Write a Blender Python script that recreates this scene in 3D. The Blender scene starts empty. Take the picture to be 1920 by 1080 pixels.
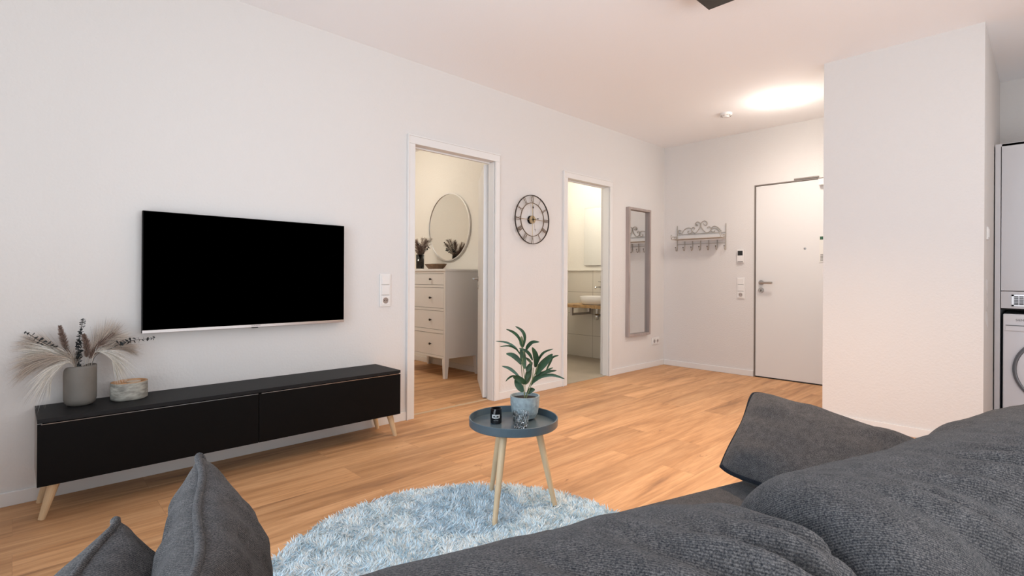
import bpy, bmesh, math, random
from mathutils import Vector, Matrix, noise as mnoise
random.seed(7)
sc = bpy.context.scene
COL = sc.collection
R = math.radians
# ------------------------------------------------------------------ camera
FPX, YAW, ROLL, VY = 970.578, R(46.03), R(0.3065), 521.57
CAM = Vector((-5.596, -3.191, 1.018))
fw = Vector((math.cos(YAW), math.sin(YAW), 0)); rt0 = Vector((math.sin(YAW), -math.cos(YAW), 0)); up0 = Vector((0, 0, 1))
rt = rt0 * math.cos(ROLL) + up0 * math.sin(ROLL); up = -rt0 * math.sin(ROLL) + up0 * math.cos(ROLL)
cd = bpy.data.cameras.new('camera'); cam = bpy.data.objects.new('camera', cd); COL.objects.link(cam)
cd.sensor_width = 36; cd.lens = FPX / 1920 * 36; cd.shift_y = -(540 - VY) / 1920; cd.clip_start = 0.03
cam.matrix_world = Matrix(((rt.x, up.x, -fw.x, CAM.x), (rt.y, up.y, -fw.y, CAM.y), (rt.z, up.z, -fw.z, CAM.z), (0, 0, 0, 1)))
sc.camera = cam
# ------------------------------------------------------------------ world, lights, exposure
sc.view_settings.view_transform = 'Standard'; sc.view_settings.look = 'None'
sc.view_settings.gamma = 1; sc.view_settings.use_curve_mapping = False
sc.view_settings.exposure = 0.05
try:
    sc.cycles.use_denoising = True; sc.cycles.denoiser = 'OPENIMAGEDENOISE'
    sc.cycles.max_bounces = 10; sc.cycles.diffuse_bounces = 6; sc.cycles.sample_clamp_indirect = 6
    sc.cycles.caustics_reflective = False; sc.cycles.caustics_refractive = False
except Exception: pass
w = bpy.data.worlds.new('sky'); sc.world = w; w.use_nodes = True
bg = w.node_tree.nodes['Background']; bg.inputs[0].default_value = (0.75, 0.87, 1.0, 1); bg.inputs[1].default_value = 1.2
def area(name, loc, rot, sx, sy, power, color, spread=180):
    l = bpy.data.lights.new(name, 'AREA'); l.shape = 'RECTANGLE'; l.size = sx; l.size_y = sy; l.energy = power; l.color = color
    l.spread = R(spread)
    o = bpy.data.objects.new(name, l); COL.objects.link(o); o.location = loc; o.rotation_euler = rot; return o
def point(name, loc, power, color, rad):
    l = bpy.data.lights.new(name, 'POINT'); l.energy = power; l.color = color; l.shadow_soft_size = rad
    o = bpy.data.objects.new(name, l); COL.objects.link(o); o.location = loc; return o
area('window_daylight', (-6.80, -2.5, 1.05), (0, R(-130), 0), 2.3, 2.8, 72, (0.86, 0.93, 1.0))
area('sky_daylight', (-6.95, -2.5, 1.9), (0, R(-50), 0), 1.6, 2.8, 30, (0.50, 0.74, 1.0), 110)
area('window_daylight', (-4.4, -5.72, 1.2), (R(135), 0, 0), 3.0, 2.1, 142, (0.93, 0.96, 1.0))
def spot(name, loc, power, color, rad, ang):
    l = bpy.data.lights.new(name, 'SPOT'); l.energy = power; l.color = color; l.shadow_soft_size = rad; l.spot_size = R(ang); l.spot_blend = 1.0
    o = bpy.data.objects.new(name, l); COL.objects.link(o); o.location = loc; return o
spot('ceiling_lamp_light', (-3.06, -2.10, 2.38), 155, (1.0, 0.66, 0.37), 0.06, 122)
point('kitchen_fill_light', (-2.2, -4.3, 2.3), 6, (1.0, 0.9, 0.8), 0.1)  # added fill to brighten the kitchen side, stands for no visible fixture
point('hall_lamp_light', (-0.82, -1.58, 2.42), 6, (1.0, 0.90, 0.80), 0.10)
spot('hall_lamp_light', (-0.82, -1.58, 2.50), 62, (1.0, 0.88, 0.79), 0.12, 178)
point('bedroom_lamp_light', (-3.3, 1.9, 2.3), 34, (1.0, 0.93, 0.82), 0.15)
point('bathroom_lamp_light', (-1.0, 0.62, 2.35), 20, (1.0, 0.94, 0.82), 0.10)
# ------------------------------------------------------------------ helpers
def ray(u, v): return fw + rt * ((u - 960) / FPX) + up * ((VY - v) / FPX)
def at(u, v, ax, val):
    d = ray(u, v); return CAM + d * ((val - CAM[ax]) / d[ax])
def obj(name, bm, mat, parent=None, bevel=0, smooth=False, subsurf=0, seg=2):
    me = bpy.data.meshes.new(name)
    bmesh.ops.recalc_face_normals(bm, faces=bm.faces)
    bm.to_mesh(me); bm.free()
    o = bpy.data.objects.new(name, me); COL.objects.link(o)
    if isinstance(mat, (list, tuple)):
        for m in mat: me.materials.append(m)
    else: me.materials.append(mat)
    if parent: o.parent = parent
    if smooth:
        for p in me.polygons: p.use_smooth = True
    if bevel:
        m = o.modifiers.new('bevel', 'BEVEL'); m.width = bevel; m.segments = seg; m.limit_method = 'ANGLE'
    if subsurf:
        m = o.modifiers.new('sub', 'SUBSURF'); m.levels = subsurf; m.render_levels = subsurf
    return o
def tag(o, label, cat, group=None):
    o['label'] = label; o['category'] = cat
    if group: o['group'] = group
    return o
def thing(name, label, cat, loc=(0, 0, 0), rotz=0, group=None):
    o = bpy.data.objects.new(name, None); COL.objects.link(o); o.empty_display_size = 0.05
    o.location = loc; o.rotation_euler = (0, 0, rotz); return tag(o, label, cat, group)
def struct(name, bm, mat, parent=None, **k):
    o = obj(name, bm, mat, parent, **k)
    if not parent: o['kind'] = 'structure'
    return o
def sthing(name, loc=(0, 0, 0)):
    o = bpy.data.objects.new(name, None); COL.objects.link(o); o.location = loc; o['kind'] = 'structure'; return o
def box(bm, x0, x1, y0, y1, z0, z1, mi=0):
    vs = [bm.verts.new(p) for p in ((x0, y0, z0), (x1, y0, z0), (x1, y1, z0), (x0, y1, z0), (x0, y0, z1), (x1, y0, z1), (x1, y1, z1), (x0, y1, z1))]
    for f in ((0, 3, 2, 1), (4, 5, 6, 7), (0, 1, 5, 4), (1, 2, 6, 5), (2, 3, 7, 6), (3, 0, 4, 7)):
        bm.faces.new([vs[i] for i in f]).material_index = mi
def BX(*a, mi=0):
    bm = bmesh.new(); box(bm, *a, mi=mi); return bm
def tube(bm, pts, rad, seg=8, cap=True, flat=1.0):
    pts = [Vector(p) for p in pts]; n = len(pts)
    if not isinstance(rad, (list, tuple)): rad = [rad] * n
    rings = []; prev = None
    for i, p in enumerate(pts):
        t = (pts[min(i + 1, n - 1)] - pts[max(i - 1, 0)])
        if t.length < 1e-9: t = Vector((0, 0, 1))
        t.normalize()
        if prev is None:
            a = Vector((0, 0, 1)) if abs(t.z) < .9 else Vector((1, 0, 0))
            nrm = t.cross(a).normalized()
        else:
            nrm = (prev - t * prev.dot(t))
            nrm = nrm.normalized() if nrm.length > 1e-6 else t.orthogonal().normalized()
        prev = nrm; b = t.cross(nrm)
        rings.append([bm.verts.new(p + (nrm * math.cos(2 * math.pi * k / seg) + b * math.sin(2 * math.pi * k / seg) * flat) * rad[i]) for k in range(seg)])
    for i in range(n - 1):
        for k in range(seg):
            bm.faces.new((rings[i][k], rings[i][(k + 1) % seg], rings[i + 1][(k + 1) % seg], rings[i + 1][k]))
    if cap and seg > 2:
        bm.faces.new(rings[0][::-1]); bm.faces.new(rings[-1])
def TB(pts, rad, **k):
    bm = bmesh.new(); tube(bm, pts, rad, **k); return bm
def lathe(bm, prof, seg=32, c=(0, 0, 0), axis='z', mi=0):
    c = Vector(c)
    def P(r, h, a):
        x, y = r * math.cos(a), r * math.sin(a)
        if axis == 'z': return c + Vector((x, y, h))
        if axis == 'y': return c + Vector((x, h, y))
        return c + Vector((h, x, y))
    rings = []
    for r, h in prof:
        if r < 1e-6: rings.append([bm.verts.new(P(0, h, 0))])
        else: rings.append([bm.verts.new(P(r, h, 2 * math.pi * k / seg)) for k in range(seg)])
    for A, B in zip(rings, rings[1:]):
        for k in range(seg):
            k2 = (k + 1) % seg
            if len(A) == 1 and len(B) == 1: continue
            if len(A) == 1: f = bm.faces.new((A[0], B[k], B[k2]))
            elif len(B) == 1: f = bm.faces.new((A[k], A[k2], B[0]))
            else: f = bm.faces.new((A[k], A[k2], B[k2], B[k]))
            f.material_index = mi
def LA(prof, **k):
    bm = bmesh.new(); lathe(bm, prof, **k); return bm
def smoothpath(pts, n=6):
    pts = [Vector(p) for p in pts]; out = []
    for i in range(len(pts) - 1):
        p0 = pts[max(i - 1, 0)]; p1 = pts[i]; p2 = pts[i + 1]; p3 = pts[min(i + 2, len(pts) - 1)]
        for k in range(n):
            t = k / n
            out.append(0.5 * ((2 * p1) + (p2 - p0) * t + (2 * p0 - 5 * p1 + 4 * p2 - p3) * t * t + (3 * p1 - p0 - 3 * p2 + p3) * t ** 3))
    out.append(pts[-1]); return out
def text_mesh(name, s, size, mat, parent, M, depth=0.0004):
    cu = bpy.data.curves.new(name, 'FONT'); cu.body = s; cu.size = size; cu.extrude = depth; cu.align_x = 'CENTER'; cu.align_y = 'CENTER'
    t = bpy.data.objects.new(name + '_tmp', cu); COL.objects.link(t)
    dg = bpy.context.evaluated_depsgraph_get(); me = bpy.data.meshes.new_from_object(t.evaluated_get(dg))
    bpy.data.objects.remove(t); me.transform(M)
    o = bpy.data.objects.new(name, me); COL.objects.link(o); me.materials.clear(); me.materials.append(mat); o.parent = parent
    return o
# ------------------------------------------------------------------ materials
def srgb(r, g, b):
    f = lambda c: (c / 255 / 12.92) if c / 255 <= .04045 else ((c / 255 + .055) / 1.055) ** 2.4
    return (f(r), f(g), f(b), 1)
def mat(name, col, rough=.5, metal=0, bump=0, bscale=100, var=0, vscale=8, spec=None, emit=None, estr=0, coat=0, stretch=None):
    m = bpy.data.materials.new(name); m.use_nodes = True; nt = m.node_tree; N = nt.nodes; L = nt.links
    p = N['Principled BSDF']; p.inputs['Base Color'].default_value = col; p.inputs['Roughness'].default_value = rough; p.inputs['Metallic'].default_value = metal
    if spec is not None: p.inputs['Specular IOR Level'].default_value = spec
    if emit: p.inputs['Emission Color'].default_value = emit; p.inputs['Emission Strength'].default_value = estr
    if coat: p.inputs['Coat Weight'].default_value = coat
    tc = N.new('ShaderNodeTexCoord'); mp = N.new('ShaderNodeMapping'); L.new(tc.outputs['Object'], mp.inputs[0])
    if stretch: mp.inputs['Scale'].default_value = stretch
    if var:
        n = N.new('ShaderNodeTexNoise'); n.inputs['Scale'].default_value = vscale; n.inputs['Detail'].default_value = 5; L.new(mp.outputs[0], n.inputs['Vector'])
        r = N.new('ShaderNodeValToRGB'); r.color_ramp.elements[0].position = .3; r.color_ramp.elements[1].position = .7
        r.color_ramp.elements[0].color = tuple(c * (1 - var) for c in col[:3]) + (1,); r.color_ramp.elements[1].color = tuple(min(1, c * (1 + var)) for c in col[:3]) + (1,)
        L.new(n.outputs['Fac'], r.inputs[0]); L.new(r.outputs[0], p.inputs['Base Color'])
    if bump:
        n = N.new('ShaderNodeTexNoise'); n.inputs['Scale'].default_value = bscale; n.inputs['Detail'].default_value = 3; L.new(mp.outputs[0], n.inputs['Vector'])
        b = N.new('ShaderNodeBump'); b.inputs['Strength'].default_value = bump; b.inputs['Distance'].default_value = .002
        L.new(n.outputs['Fac'], b.inputs['Height']); L.new(b.outputs[0], p.inputs['Normal'])
    return m
def wall_mat(name, col):
    return mat(name, col, .9, bump=.9, bscale=75, spec=.2)
def floor_mat():
    m = bpy.data.materials.new('oak_laminate'); m.use_nodes = True; nt = m.node_tree; N = nt.nodes; L = nt.links; p = N['Principled BSDF']
    g = N.new('ShaderNodeNewGeometry'); 
    br = N.new('ShaderNodeTexBrick'); br.offset = .37; br.inputs['Scale'].default_value = 1; br.inputs['Brick Width'].default_value = 1.28
    br.inputs['Row Height'].default_value = .192; br.inputs['Mortar Size'].default_value = .0009; br.inputs['Mortar Smooth'].default_value = .3
    br.inputs['Color1'].default_value = (0, 0, 0, 1); br.inputs['Color2'].default_value = (1, 1, 1, 1); br.inputs['Mortar'].default_value = (.5, .5, .5, 1)
    L.new(g.outputs['Position'], br.inputs['Vector'])
    # plank offset added to the grain coordinates
    sep = N.new('ShaderNodeSeparateXYZ'); L.new(g.outputs['Position'], sep.inputs[0])
    mul = N.new('ShaderNodeMath'); mul.operation = 'MULTIPLY'; mul.inputs[1].default_value = 17.0; L.new(br.outputs['Color'], mul.inputs[0])
    cx = N.new('ShaderNodeMath'); cx.operation = 'MULTIPLY'; cx.inputs[1].default_value = .085; L.new(sep.outputs[0], cx.inputs[0])
    cmb = N.new('ShaderNodeCombineXYZ'); L.new(cx.outputs[0], cmb.inputs[0]); L.new(sep.outputs[1], cmb.inputs[1]); L.new(mul.outputs[0], cmb.inputs[2])
    n1 = N.new('ShaderNodeTexNoise'); n1.inputs['Scale'].default_value = 10; n1.inputs['Detail'].default_value = 8; n1.inputs['Roughness'].default_value = .62; n1.inputs['Distortion'].default_value = .9; L.new(cmb.outputs[0], n1.inputs['Vector'])
    n2 = N.new('ShaderNodeTexNoise'); n2.inputs['Scale'].default_value = 70; n2.inputs['Detail'].default_value = 4; L.new(cmb.outputs[0], n2.inputs['Vector'])
    r1 = N.new('ShaderNodeValToRGB'); e = r1.color_ramp.elements
    e[0].position = .28; e[0].color = (.30, .155, .080, 1); e[1].position = .74; e[1].color = (.69, .41, .21, 1)
    k = e.new(.42); k.color = (.50, .265, .122, 1); k = e.new(.55); k.color = (.61, .342, .170, 1)
    L.new(n1.outputs['Fac'], r1.inputs[0])
    mx = N.new('ShaderNodeMix'); mx.data_type = 'RGBA'; mx.blend_type = 'MULTIPLY'; mx.inputs[0].default_value = .5
    r2 = N.new('ShaderNodeValToRGB'); r2.color_ramp.elements[0].position = .35; r2.color_ramp.elements[0].color = (.72, .68, .64, 1); r2.color_ramp.elements[1].position = .6; r2.color_ramp.elements[1].color = (1, 1, 1, 1)
    L.new(n2.outputs['Fac'], r2.inputs[0]); L.new(r1.outputs[0], mx.inputs[6]); L.new(r2.outputs[0], mx.inputs[7])
    # sparse knots
    kx = N.new('ShaderNodeMath'); kx.operation = 'MULTIPLY'; kx.inputs[1].default_value = .45; L.new(sep.outputs[0], kx.inputs[0])
    kc = N.new('ShaderNodeCombineXYZ'); L.new(kx.outputs[0], kc.inputs[0]); L.new(sep.outputs[1], kc.inputs[1]); L.new(mul.outputs[0], kc.inputs[2])
    kn = N.new('ShaderNodeTexNoise'); kn.inputs['Scale'].default_value = 9; kn.inputs['Detail'].default_value = 4; kn.inputs['Roughness'].default_value = .75; L.new(kc.outputs[0], kn.inputs['Vector'])
    kr = N.new('ShaderNodeMapRange'); kr.inputs[1].default_value = .665; kr.inputs[2].default_value = .76; L.new(kn.outputs['Fac'], kr.inputs[0])
    km = N.new('ShaderNodeMix'); km.data_type = 'RGBA'; km.inputs[7].default_value = (.20, .085, .035, 1); L.new(kr.outputs[0], km.inputs[0]); L.new(mx.outputs[2], km.inputs[6]); mx = km
    # plank tone
    mt = N.new('ShaderNodeMapRange'); mt.inputs[3].default_value = .86; mt.inputs[4].default_value = 1.1; L.new(br.outputs['Color'], mt.inputs[0])
    m2 = N.new('ShaderNodeMix'); m2.data_type = 'RGBA'; m2.blend_type = 'MULTIPLY'; m2.inputs[0].default_value = 1
    L.new(mx.outputs[2], m2.inputs[6]); L.new(mt.outputs[0], m2.inputs[7])
    m3 = N.new('ShaderNodeMix'); m3.data_type = 'RGBA'; m3.inputs[7].default_value = (.2, .1, .05, 1)
    mf = N.new('ShaderNodeMath'); mf.operation = 'MULTIPLY'; mf.inputs[1].default_value = .35; L.new(br.outputs['Fac'], mf.inputs[0])
    L.new(mf.outputs[0], m3.inputs[0]); L.new(m2.outputs[2], m3.inputs[6]); L.new(m3.outputs[2], p.inputs['Base Color'])
    p.inputs['Roughness'].default_value = .52; p.inputs['Specular IOR Level'].default_value = .35
    return m
def fabric_mat(name, c1, c2):
    m = bpy.data.materials.new(name); m.use_nodes = True; nt = m.node_tree; N = nt.nodes; L = nt.links; p = N['Principled BSDF']
    tc = N.new('ShaderNodeTexCoord')
    n = N.new('ShaderNodeTexNoise'); n.inputs['Scale'].default_value = 560; n.inputs['Detail'].default_value = 3; n.inputs['Roughness'].default_value = .7; L.new(tc.outputs['Object'], n.inputs['Vector'])
    r = N.new('ShaderNodeValToRGB'); r.color_ramp.elements[0].position = .36; r.color_ramp.elements[0].color = c1; r.color_ramp.elements[1].position = .66; r.color_ramp.elements[1].color = c2
    L.new(n.outputs['Fac'], r.inputs[0])
    n3 = N.new('ShaderNodeTexNoise'); n3.inputs['Scale'].default_value = 60; n3.inputs['Detail'].default_value = 4; L.new(tc.outputs['Object'], n3.inputs['Vector'])
    mr = N.new('ShaderNodeMapRange'); mr.inputs[1].default_value = .3; mr.inputs[2].default_value = .7; mr.inputs[3].default_value = .8; mr.inputs[4].default_value = 1.2; L.new(n3.outputs['Fac'], mr.inputs[0])
    mx = N.new('ShaderNodeMix'); mx.data_type = 'RGBA'; mx.blend_type = 'MULTIPLY'; mx.inputs[0].default_value = 1; L.new(r.outputs[0], mx.inputs[6]); L.new(mr.outputs[0], mx.inputs[7])
    wv = N.new('ShaderNodeTexWave'); wv.bands_direction = 'DIAGONAL'; wv.inputs['Scale'].default_value = 170; wv.inputs['Distortion'].default_value = 1.5; wv.inputs['Detail'].default_value = 1; L.new(tc.outputs['Object'], wv.inputs['Vector'])
    m4 = N.new('ShaderNodeMapRange'); m4.inputs[3].default_value = .72; m4.inputs[4].default_value = 1.25; L.new(wv.outputs['Fac'], m4.inputs[0])
    m5 = N.new('ShaderNodeMix'); m5.data_type = 'RGBA'; m5.blend_type = 'MULTIPLY'; m5.inputs[0].default_value = 1; L.new(mx.outputs[2], m5.inputs[6]); L.new(m4.outputs[0], m5.inputs[7]); L.new(m5.outputs[2], p.inputs['Base Color'])
    ad = N.new('ShaderNodeMath'); ad.operation = 'MULTIPLY_ADD'; ad.inputs[1].default_value = .45; L.new(wv.outputs['Fac'], ad.inputs[0]); L.new(n.outputs['Fac'], ad.inputs[2])
    b = N.new('ShaderNodeBump'); b.inputs['Strength'].default_value = .55; b.inputs['Distance'].default_value = .0012; L.new(ad.outputs[0], b.inputs['Height']); L.new(b.outputs[0], p.inputs['Normal'])
    p.inputs['Roughness'].default_value = .95; p.inputs['Specular IOR Level'].default_value = .1
    p.inputs['Sheen Weight'].default_value = .06; p.inputs['Sheen Roughness'].default_value = .5
    return m
def glass_mat(name, tint=(1, 1, 1, 1), refl=.9):
    m = bpy.data.materials.new(name); m.use_nodes = True; N = m.node_tree.nodes; L = m.node_tree.links
    N.remove(N['Principled BSDF']); o = N['Material Output']; t = N.new('ShaderNodeBsdfTransparent'); t.inputs[0].default_value = tint
    g = N.new('ShaderNodeBsdfGlossy'); g.inputs['Roughness'].default_value = .02; f = N.new('ShaderNodeFresnel'); f.inputs[0].default_value = 1.45
    mu = N.new('ShaderNodeMath'); mu.operation = 'MULTIPLY'; mu.inputs[1].default_value = refl; L.new(f.outputs[0], mu.inputs[0])
    x = N.new('ShaderNodeMixShader'); L.new(mu.outputs[0], x.inputs[0]); L.new(t.outputs[0], x.inputs[1]); L.new(g.outputs[0], x.inputs[2]); L.new(x.outputs[0], o.inputs[0])
    return m
def tile_mat():
    m = bpy.data.materials.new('wall_tile'); m.use_nodes = True; N = m.node_tree.nodes; L = m.node_tree.links; p = N['Principled BSDF']
    g = N.new('ShaderNodeNewGeometry'); s = N.new('ShaderNodeSeparateXYZ'); L.new(g.outputs['Position'], s.inputs[0])
    ax = N.new('ShaderNodeMath'); ax.operation = 'ADD'; ax.inputs[1].default_value = -.262; L.new(s.outputs[1], ax.inputs[0])
    az = N.new('ShaderNodeMath'); az.operation = 'ADD'; az.inputs[1].default_value = -.003; L.new(s.outputs[2], az.inputs[0])
    c = N.new('ShaderNodeCombineXYZ'); L.new(ax.outputs[0], c.inputs[0]); L.new(az.outputs[0], c.inputs[1])
    b = N.new('ShaderNodeTexBrick'); b.offset = 0; b.inputs['Scale'].default_value = 1; b.inputs['Brick Width'].default_value = .6; b.inputs['Row Height'].default_value = .28; b.inputs['Mortar Size'].default_value = .0025
    b.inputs['Color1'].default_value = (.62, .58, .51, 1); b.inputs['Color2'].default_value = (.64, .6, .53, 1); b.inputs['Mortar'].default_value = (.28, .24, .2, 1)
    L.new(c.outputs[0], b.inputs['Vector']); L.new(b.outputs['Color'], p.inputs['Base Color']); p.inputs['Roughness'].default_value = .35
    return m
M = {}
M['wall'] = wall_mat('wall_paint', (.69, .669, .650, 1)); M['ceil'] = mat('ceiling_paint', (.90, .905, .92, 1), .95, bump=.3, bscale=90, spec=.1)
M['bedwall'] = wall_mat('bedroom_wall_paint', (.78, .75, .69, 1))
M['white'] = mat('white_lacquer', (.73, .72, .705, 1), .38); M['plastic'] = mat('white_plastic', (.76, .745, .725, 1), .3)
M['cab'] = mat('cabinet_white', (.60, .60, .62, 1), .35)
M['floor'] = floor_mat(); M['bathfloor'] = mat('bathroom_floor_tile', (.36, .31, .24, 1), .45, var=.08, vscale=5)
M['tile'] = tile_mat()
M['black'] = mat('matt_black', (.004, .0035, .0035, 1), .55, spec=.1); M['blacktop'] = mat('black_ash_top', (.010, .010, .011, 1), .55, bump=.2, bscale=200, spec=.2, stretch=(.1, 1, 1))
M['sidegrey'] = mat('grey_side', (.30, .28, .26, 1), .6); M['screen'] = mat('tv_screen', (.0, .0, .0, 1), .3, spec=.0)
M['silver'] = mat('silver_trim', (.55, .5, .48, 1), .3, 1); M['chrome'] = mat('chrome', (.6, .6, .6, 1), .18, 1); M['steel'] = mat('brushed_steel', (.45, .43, .41, 1), .32, 1)
M['greyframe'] = mat('grey_steel_frame', (.22, .19, .165, 1), .5, .3)
M['lightsilver'] = mat('light_metal_rim', (.8, .79, .77, 1), .35, .6); M['mirror'] = mat('mirror_glass', (.86, .87, .86, 1), .02, 1)
M['pine'] = mat('pale_wood', (.62, .45, .27, 1), .5, var=.12, vscale=30, stretch=(1, 1, .15)); M['taupe'] = mat('taupe_wood_frame', (.36, .30, .275, 1), .5, var=.15, vscale=25, stretch=(1, 1, .1))
M['gapdark'] = mat('dark_gap', (.02, .02, .02, 1), .8)
M['gold'] = mat('aged_brass', (.42, .33, .21, 1), .4, .8); M['iron'] = mat('dark_iron', (.045, .036, .03, 1), .5, .6)
M['numer'] = mat('bronze_numeral', (.17, .125, .085, 1), .45, .7)
M['rack'] = mat('cream_metal', (.42, .38, .33, 1), .5, .1); M['rackshelf'] = mat('cream_shelf', (.45, .38, .31, 1), .55)
M['vase'] = mat('grey_ceramic', (.17, .155, .135, 1), .6, var=.12, vscale=14, bump=.15, bscale=60)
M['tray'] = mat('blue_grey_enamel', (.07, .10, .12, 1), .3); M['pot'] = mat('glazed_stone_pot', (.27, .32, .33, 1), .5, var=.22, vscale=55, bump=.4, bscale=120)
M['soil'] = mat('soil', (.015, .012, .01, 1), .95, bump=1, bscale=90)
M['leaf'] = mat('leaf_green', (.022, .058, .024, 1), .5, var=.35, vscale=30); M['stemg'] = mat('plant_stem', (.16, .17, .07, 1), .6)
M['euc'] = mat('dried_eucalyptus', (.022, .026, .026, 1), .6, var=.3, vscale=40)
M['plume'] = mat('pampas_beige', (.55, .47, .40, 1), .9, spec=.1); M['plumew'] = mat('pampas_cream', (.78, .73, .64, 1), .9, spec=.1); M['plumeb'] = mat('grass_brown', (.27, .19, .155, 1), .9, spec=.1)
M['fabric'] = fabric_mat('charcoal_twill', (.020, .020, .023, 1), (.118, .106, .099, 1))
M['piping'] = fabric_mat('charcoal_piping', (.003, .004, .006, 1), (.018, .020, .026, 1))
M['bark'] = mat('birch_bark', (.36, .345, .30, 1), .8, var=.5, vscale=22, bump=.8, bscale=60, stretch=(1, 1, 3)); M['cutwood'] = mat('cut_wood', (.52, .30, .15, 1), .7, var=.25, vscale=20); M['wax'] = mat('wax', (.6, .5, .38, 1), .5)
M['bowl'] = mat('dark_wood_bowl', (.16, .085, .04, 1), .5, var=.4, vscale=18, stretch=(1, 1, 4)); M['counter'] = mat('oak_counter', (.44, .28, .13, 1), .45, var=.3, vscale=14, stretch=(3, .4, 1))
M['ceramic'] = mat('white_ceramic', (.75, .73, .7, 1), .15); M['window_glass'] = glass_mat('window_glass'); M['clear'] = mat('clear_glass', (1, 1, 1, 1), .0)
M['clear'].node_tree.nodes['Principled BSDF'].inputs['Transmission Weight'].default_value = 1
M['lampglow'] = mat('lamp_diffuser', (.9, .88, .84, 1), .5, emit=(1, .93, .82, 1), estr=9)
M['lampdark'] = mat('anthracite_metal', (.075, .075, .07, 1), .38, .7, var=.3, vscale=4); M['paper'] = mat('paper', (.75, .74, .7, 1), .8); M['green'] = mat('green_header', (.04, .12, .07, 1), .7); M['ink'] = mat('grey_ink', (.2, .19, .18, 1), .8)
M['wax_label'] = mat('white_label', (.8, .8, .78, 1), .6); M['jar'] = mat('black_glass_jar', (.006, .006, .007, 1), .08)
M['rub'] = mat('grey_rubber', (.16, .17, .18, 1), .6); M['drum'] = mat('door_ring_grey', (.19, .20, .22, 1), .35, .4); M['washer'] = mat('washer_white', (.74, .74, .77, 1), .3)
for nm_, c_ in (('pampas_beige', (.55, .47, .40)), ('pampas_cream', (.78, .73, .64)), ('grass_brown', (.27, .19, .155))):
    M[nm_ + '_d'] = mat(nm_ + '_dark', tuple(v * .5 for v in c_) + (1,), .9, spec=.1); M[nm_ + '_l'] = mat(nm_ + '_light', tuple(min(.85, v * 1.3) for v in c_) + (1,), .9, spec=.1)
def pile_mat():
    m = mat('rug_pile', (.55, .63, .66, 1), .95, spec=.05); N = m.node_tree.nodes; L = m.node_tree.links; p = N['Principled BSDF']
    a = N.new('ShaderNodeVertexColor'); a.layer_name = 'tone'; L.new(a.outputs[0], p.inputs['Base Color']); return m
M['pile'] = pile_mat()
# ------------------------------------------------------------------ the shell
H = 2.58; T = .12
XL, YR = -6.55, -5.45
struct('floor', BX(XL - .2, .25, YR - .2, 3.6, -.12, 0), M['floor'])
struct('ceiling', BX(XL - .2, .25, YR - .2, 3.6, H, H + .12), M['ceil'])
D1L, D1R, D2L, D2R, DT = -3.508, -2.722, -1.80, -1.108, 1.982
bm = bmesh.new()
for a in ((XL - .2, D1L - .02, 0, H), (D1L - .02, D1R + .02, DT + .02, H), (D1R + .02, D2L - .02, 0, H), (D2L - .02, D2R + .02, DT + .02, H), (D2R + .02, .22, 0, H)):
    box(bm, a[0], a[1], 0, T, a[2], a[3])
struct('wall_left', bm, M['wall'])
ED0, ED1, EDT = -1.046, -1.99, 2.004      # entrance door opening
bm = bmesh.new(); box(bm, 0, .2, ED0, 0, 0, H); box(bm, 0, .2, ED1, ED0, EDT, H); box(bm, 0, .2, YR - .2, ED1, 0, H)
struct('wall_back', bm, M['wall'])
PX, PY1, PY2 = -1.378, -2.058, -2.92
struct('wall_right', BX(PX, 0, PY2, PY1, 0, H), M['wall'])
def patch(y, seed, pts):
    bm = bmesh.new(); f = [bm.verts.new((a, PY2 - .0006, b)) for a, b in pts] + [bm.verts.new((a, PY2 - .0001, b)) for a, b in pts]; n = len(pts)
    bm.faces.new(f[:n]); bm.faces.new(f[n:][::-1])
    for k in range(n): bm.faces.new((f[k], f[(k + 1) % n], f[n + (k + 1) % n], f[n + k]))
    obj('filler_patch', bm, M['plastic'], bpy.data.objects['wall_right'])
patch(0, 1, [(-1.22, 1.03), (-1.12, 1.02), (-1.10, .96), (-1.13, .93), (-1.09, .88), (-1.10, .84), (-1.17, .86), (-1.19, .93), (-1.24, .97)])
patch(0, 2, [(-1.24, .83), (-1.14, .82), (-1.08, .77), (-1.07, .73), (-1.12, .71), (-1.19, .74), (-1.25, .77)])
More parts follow.
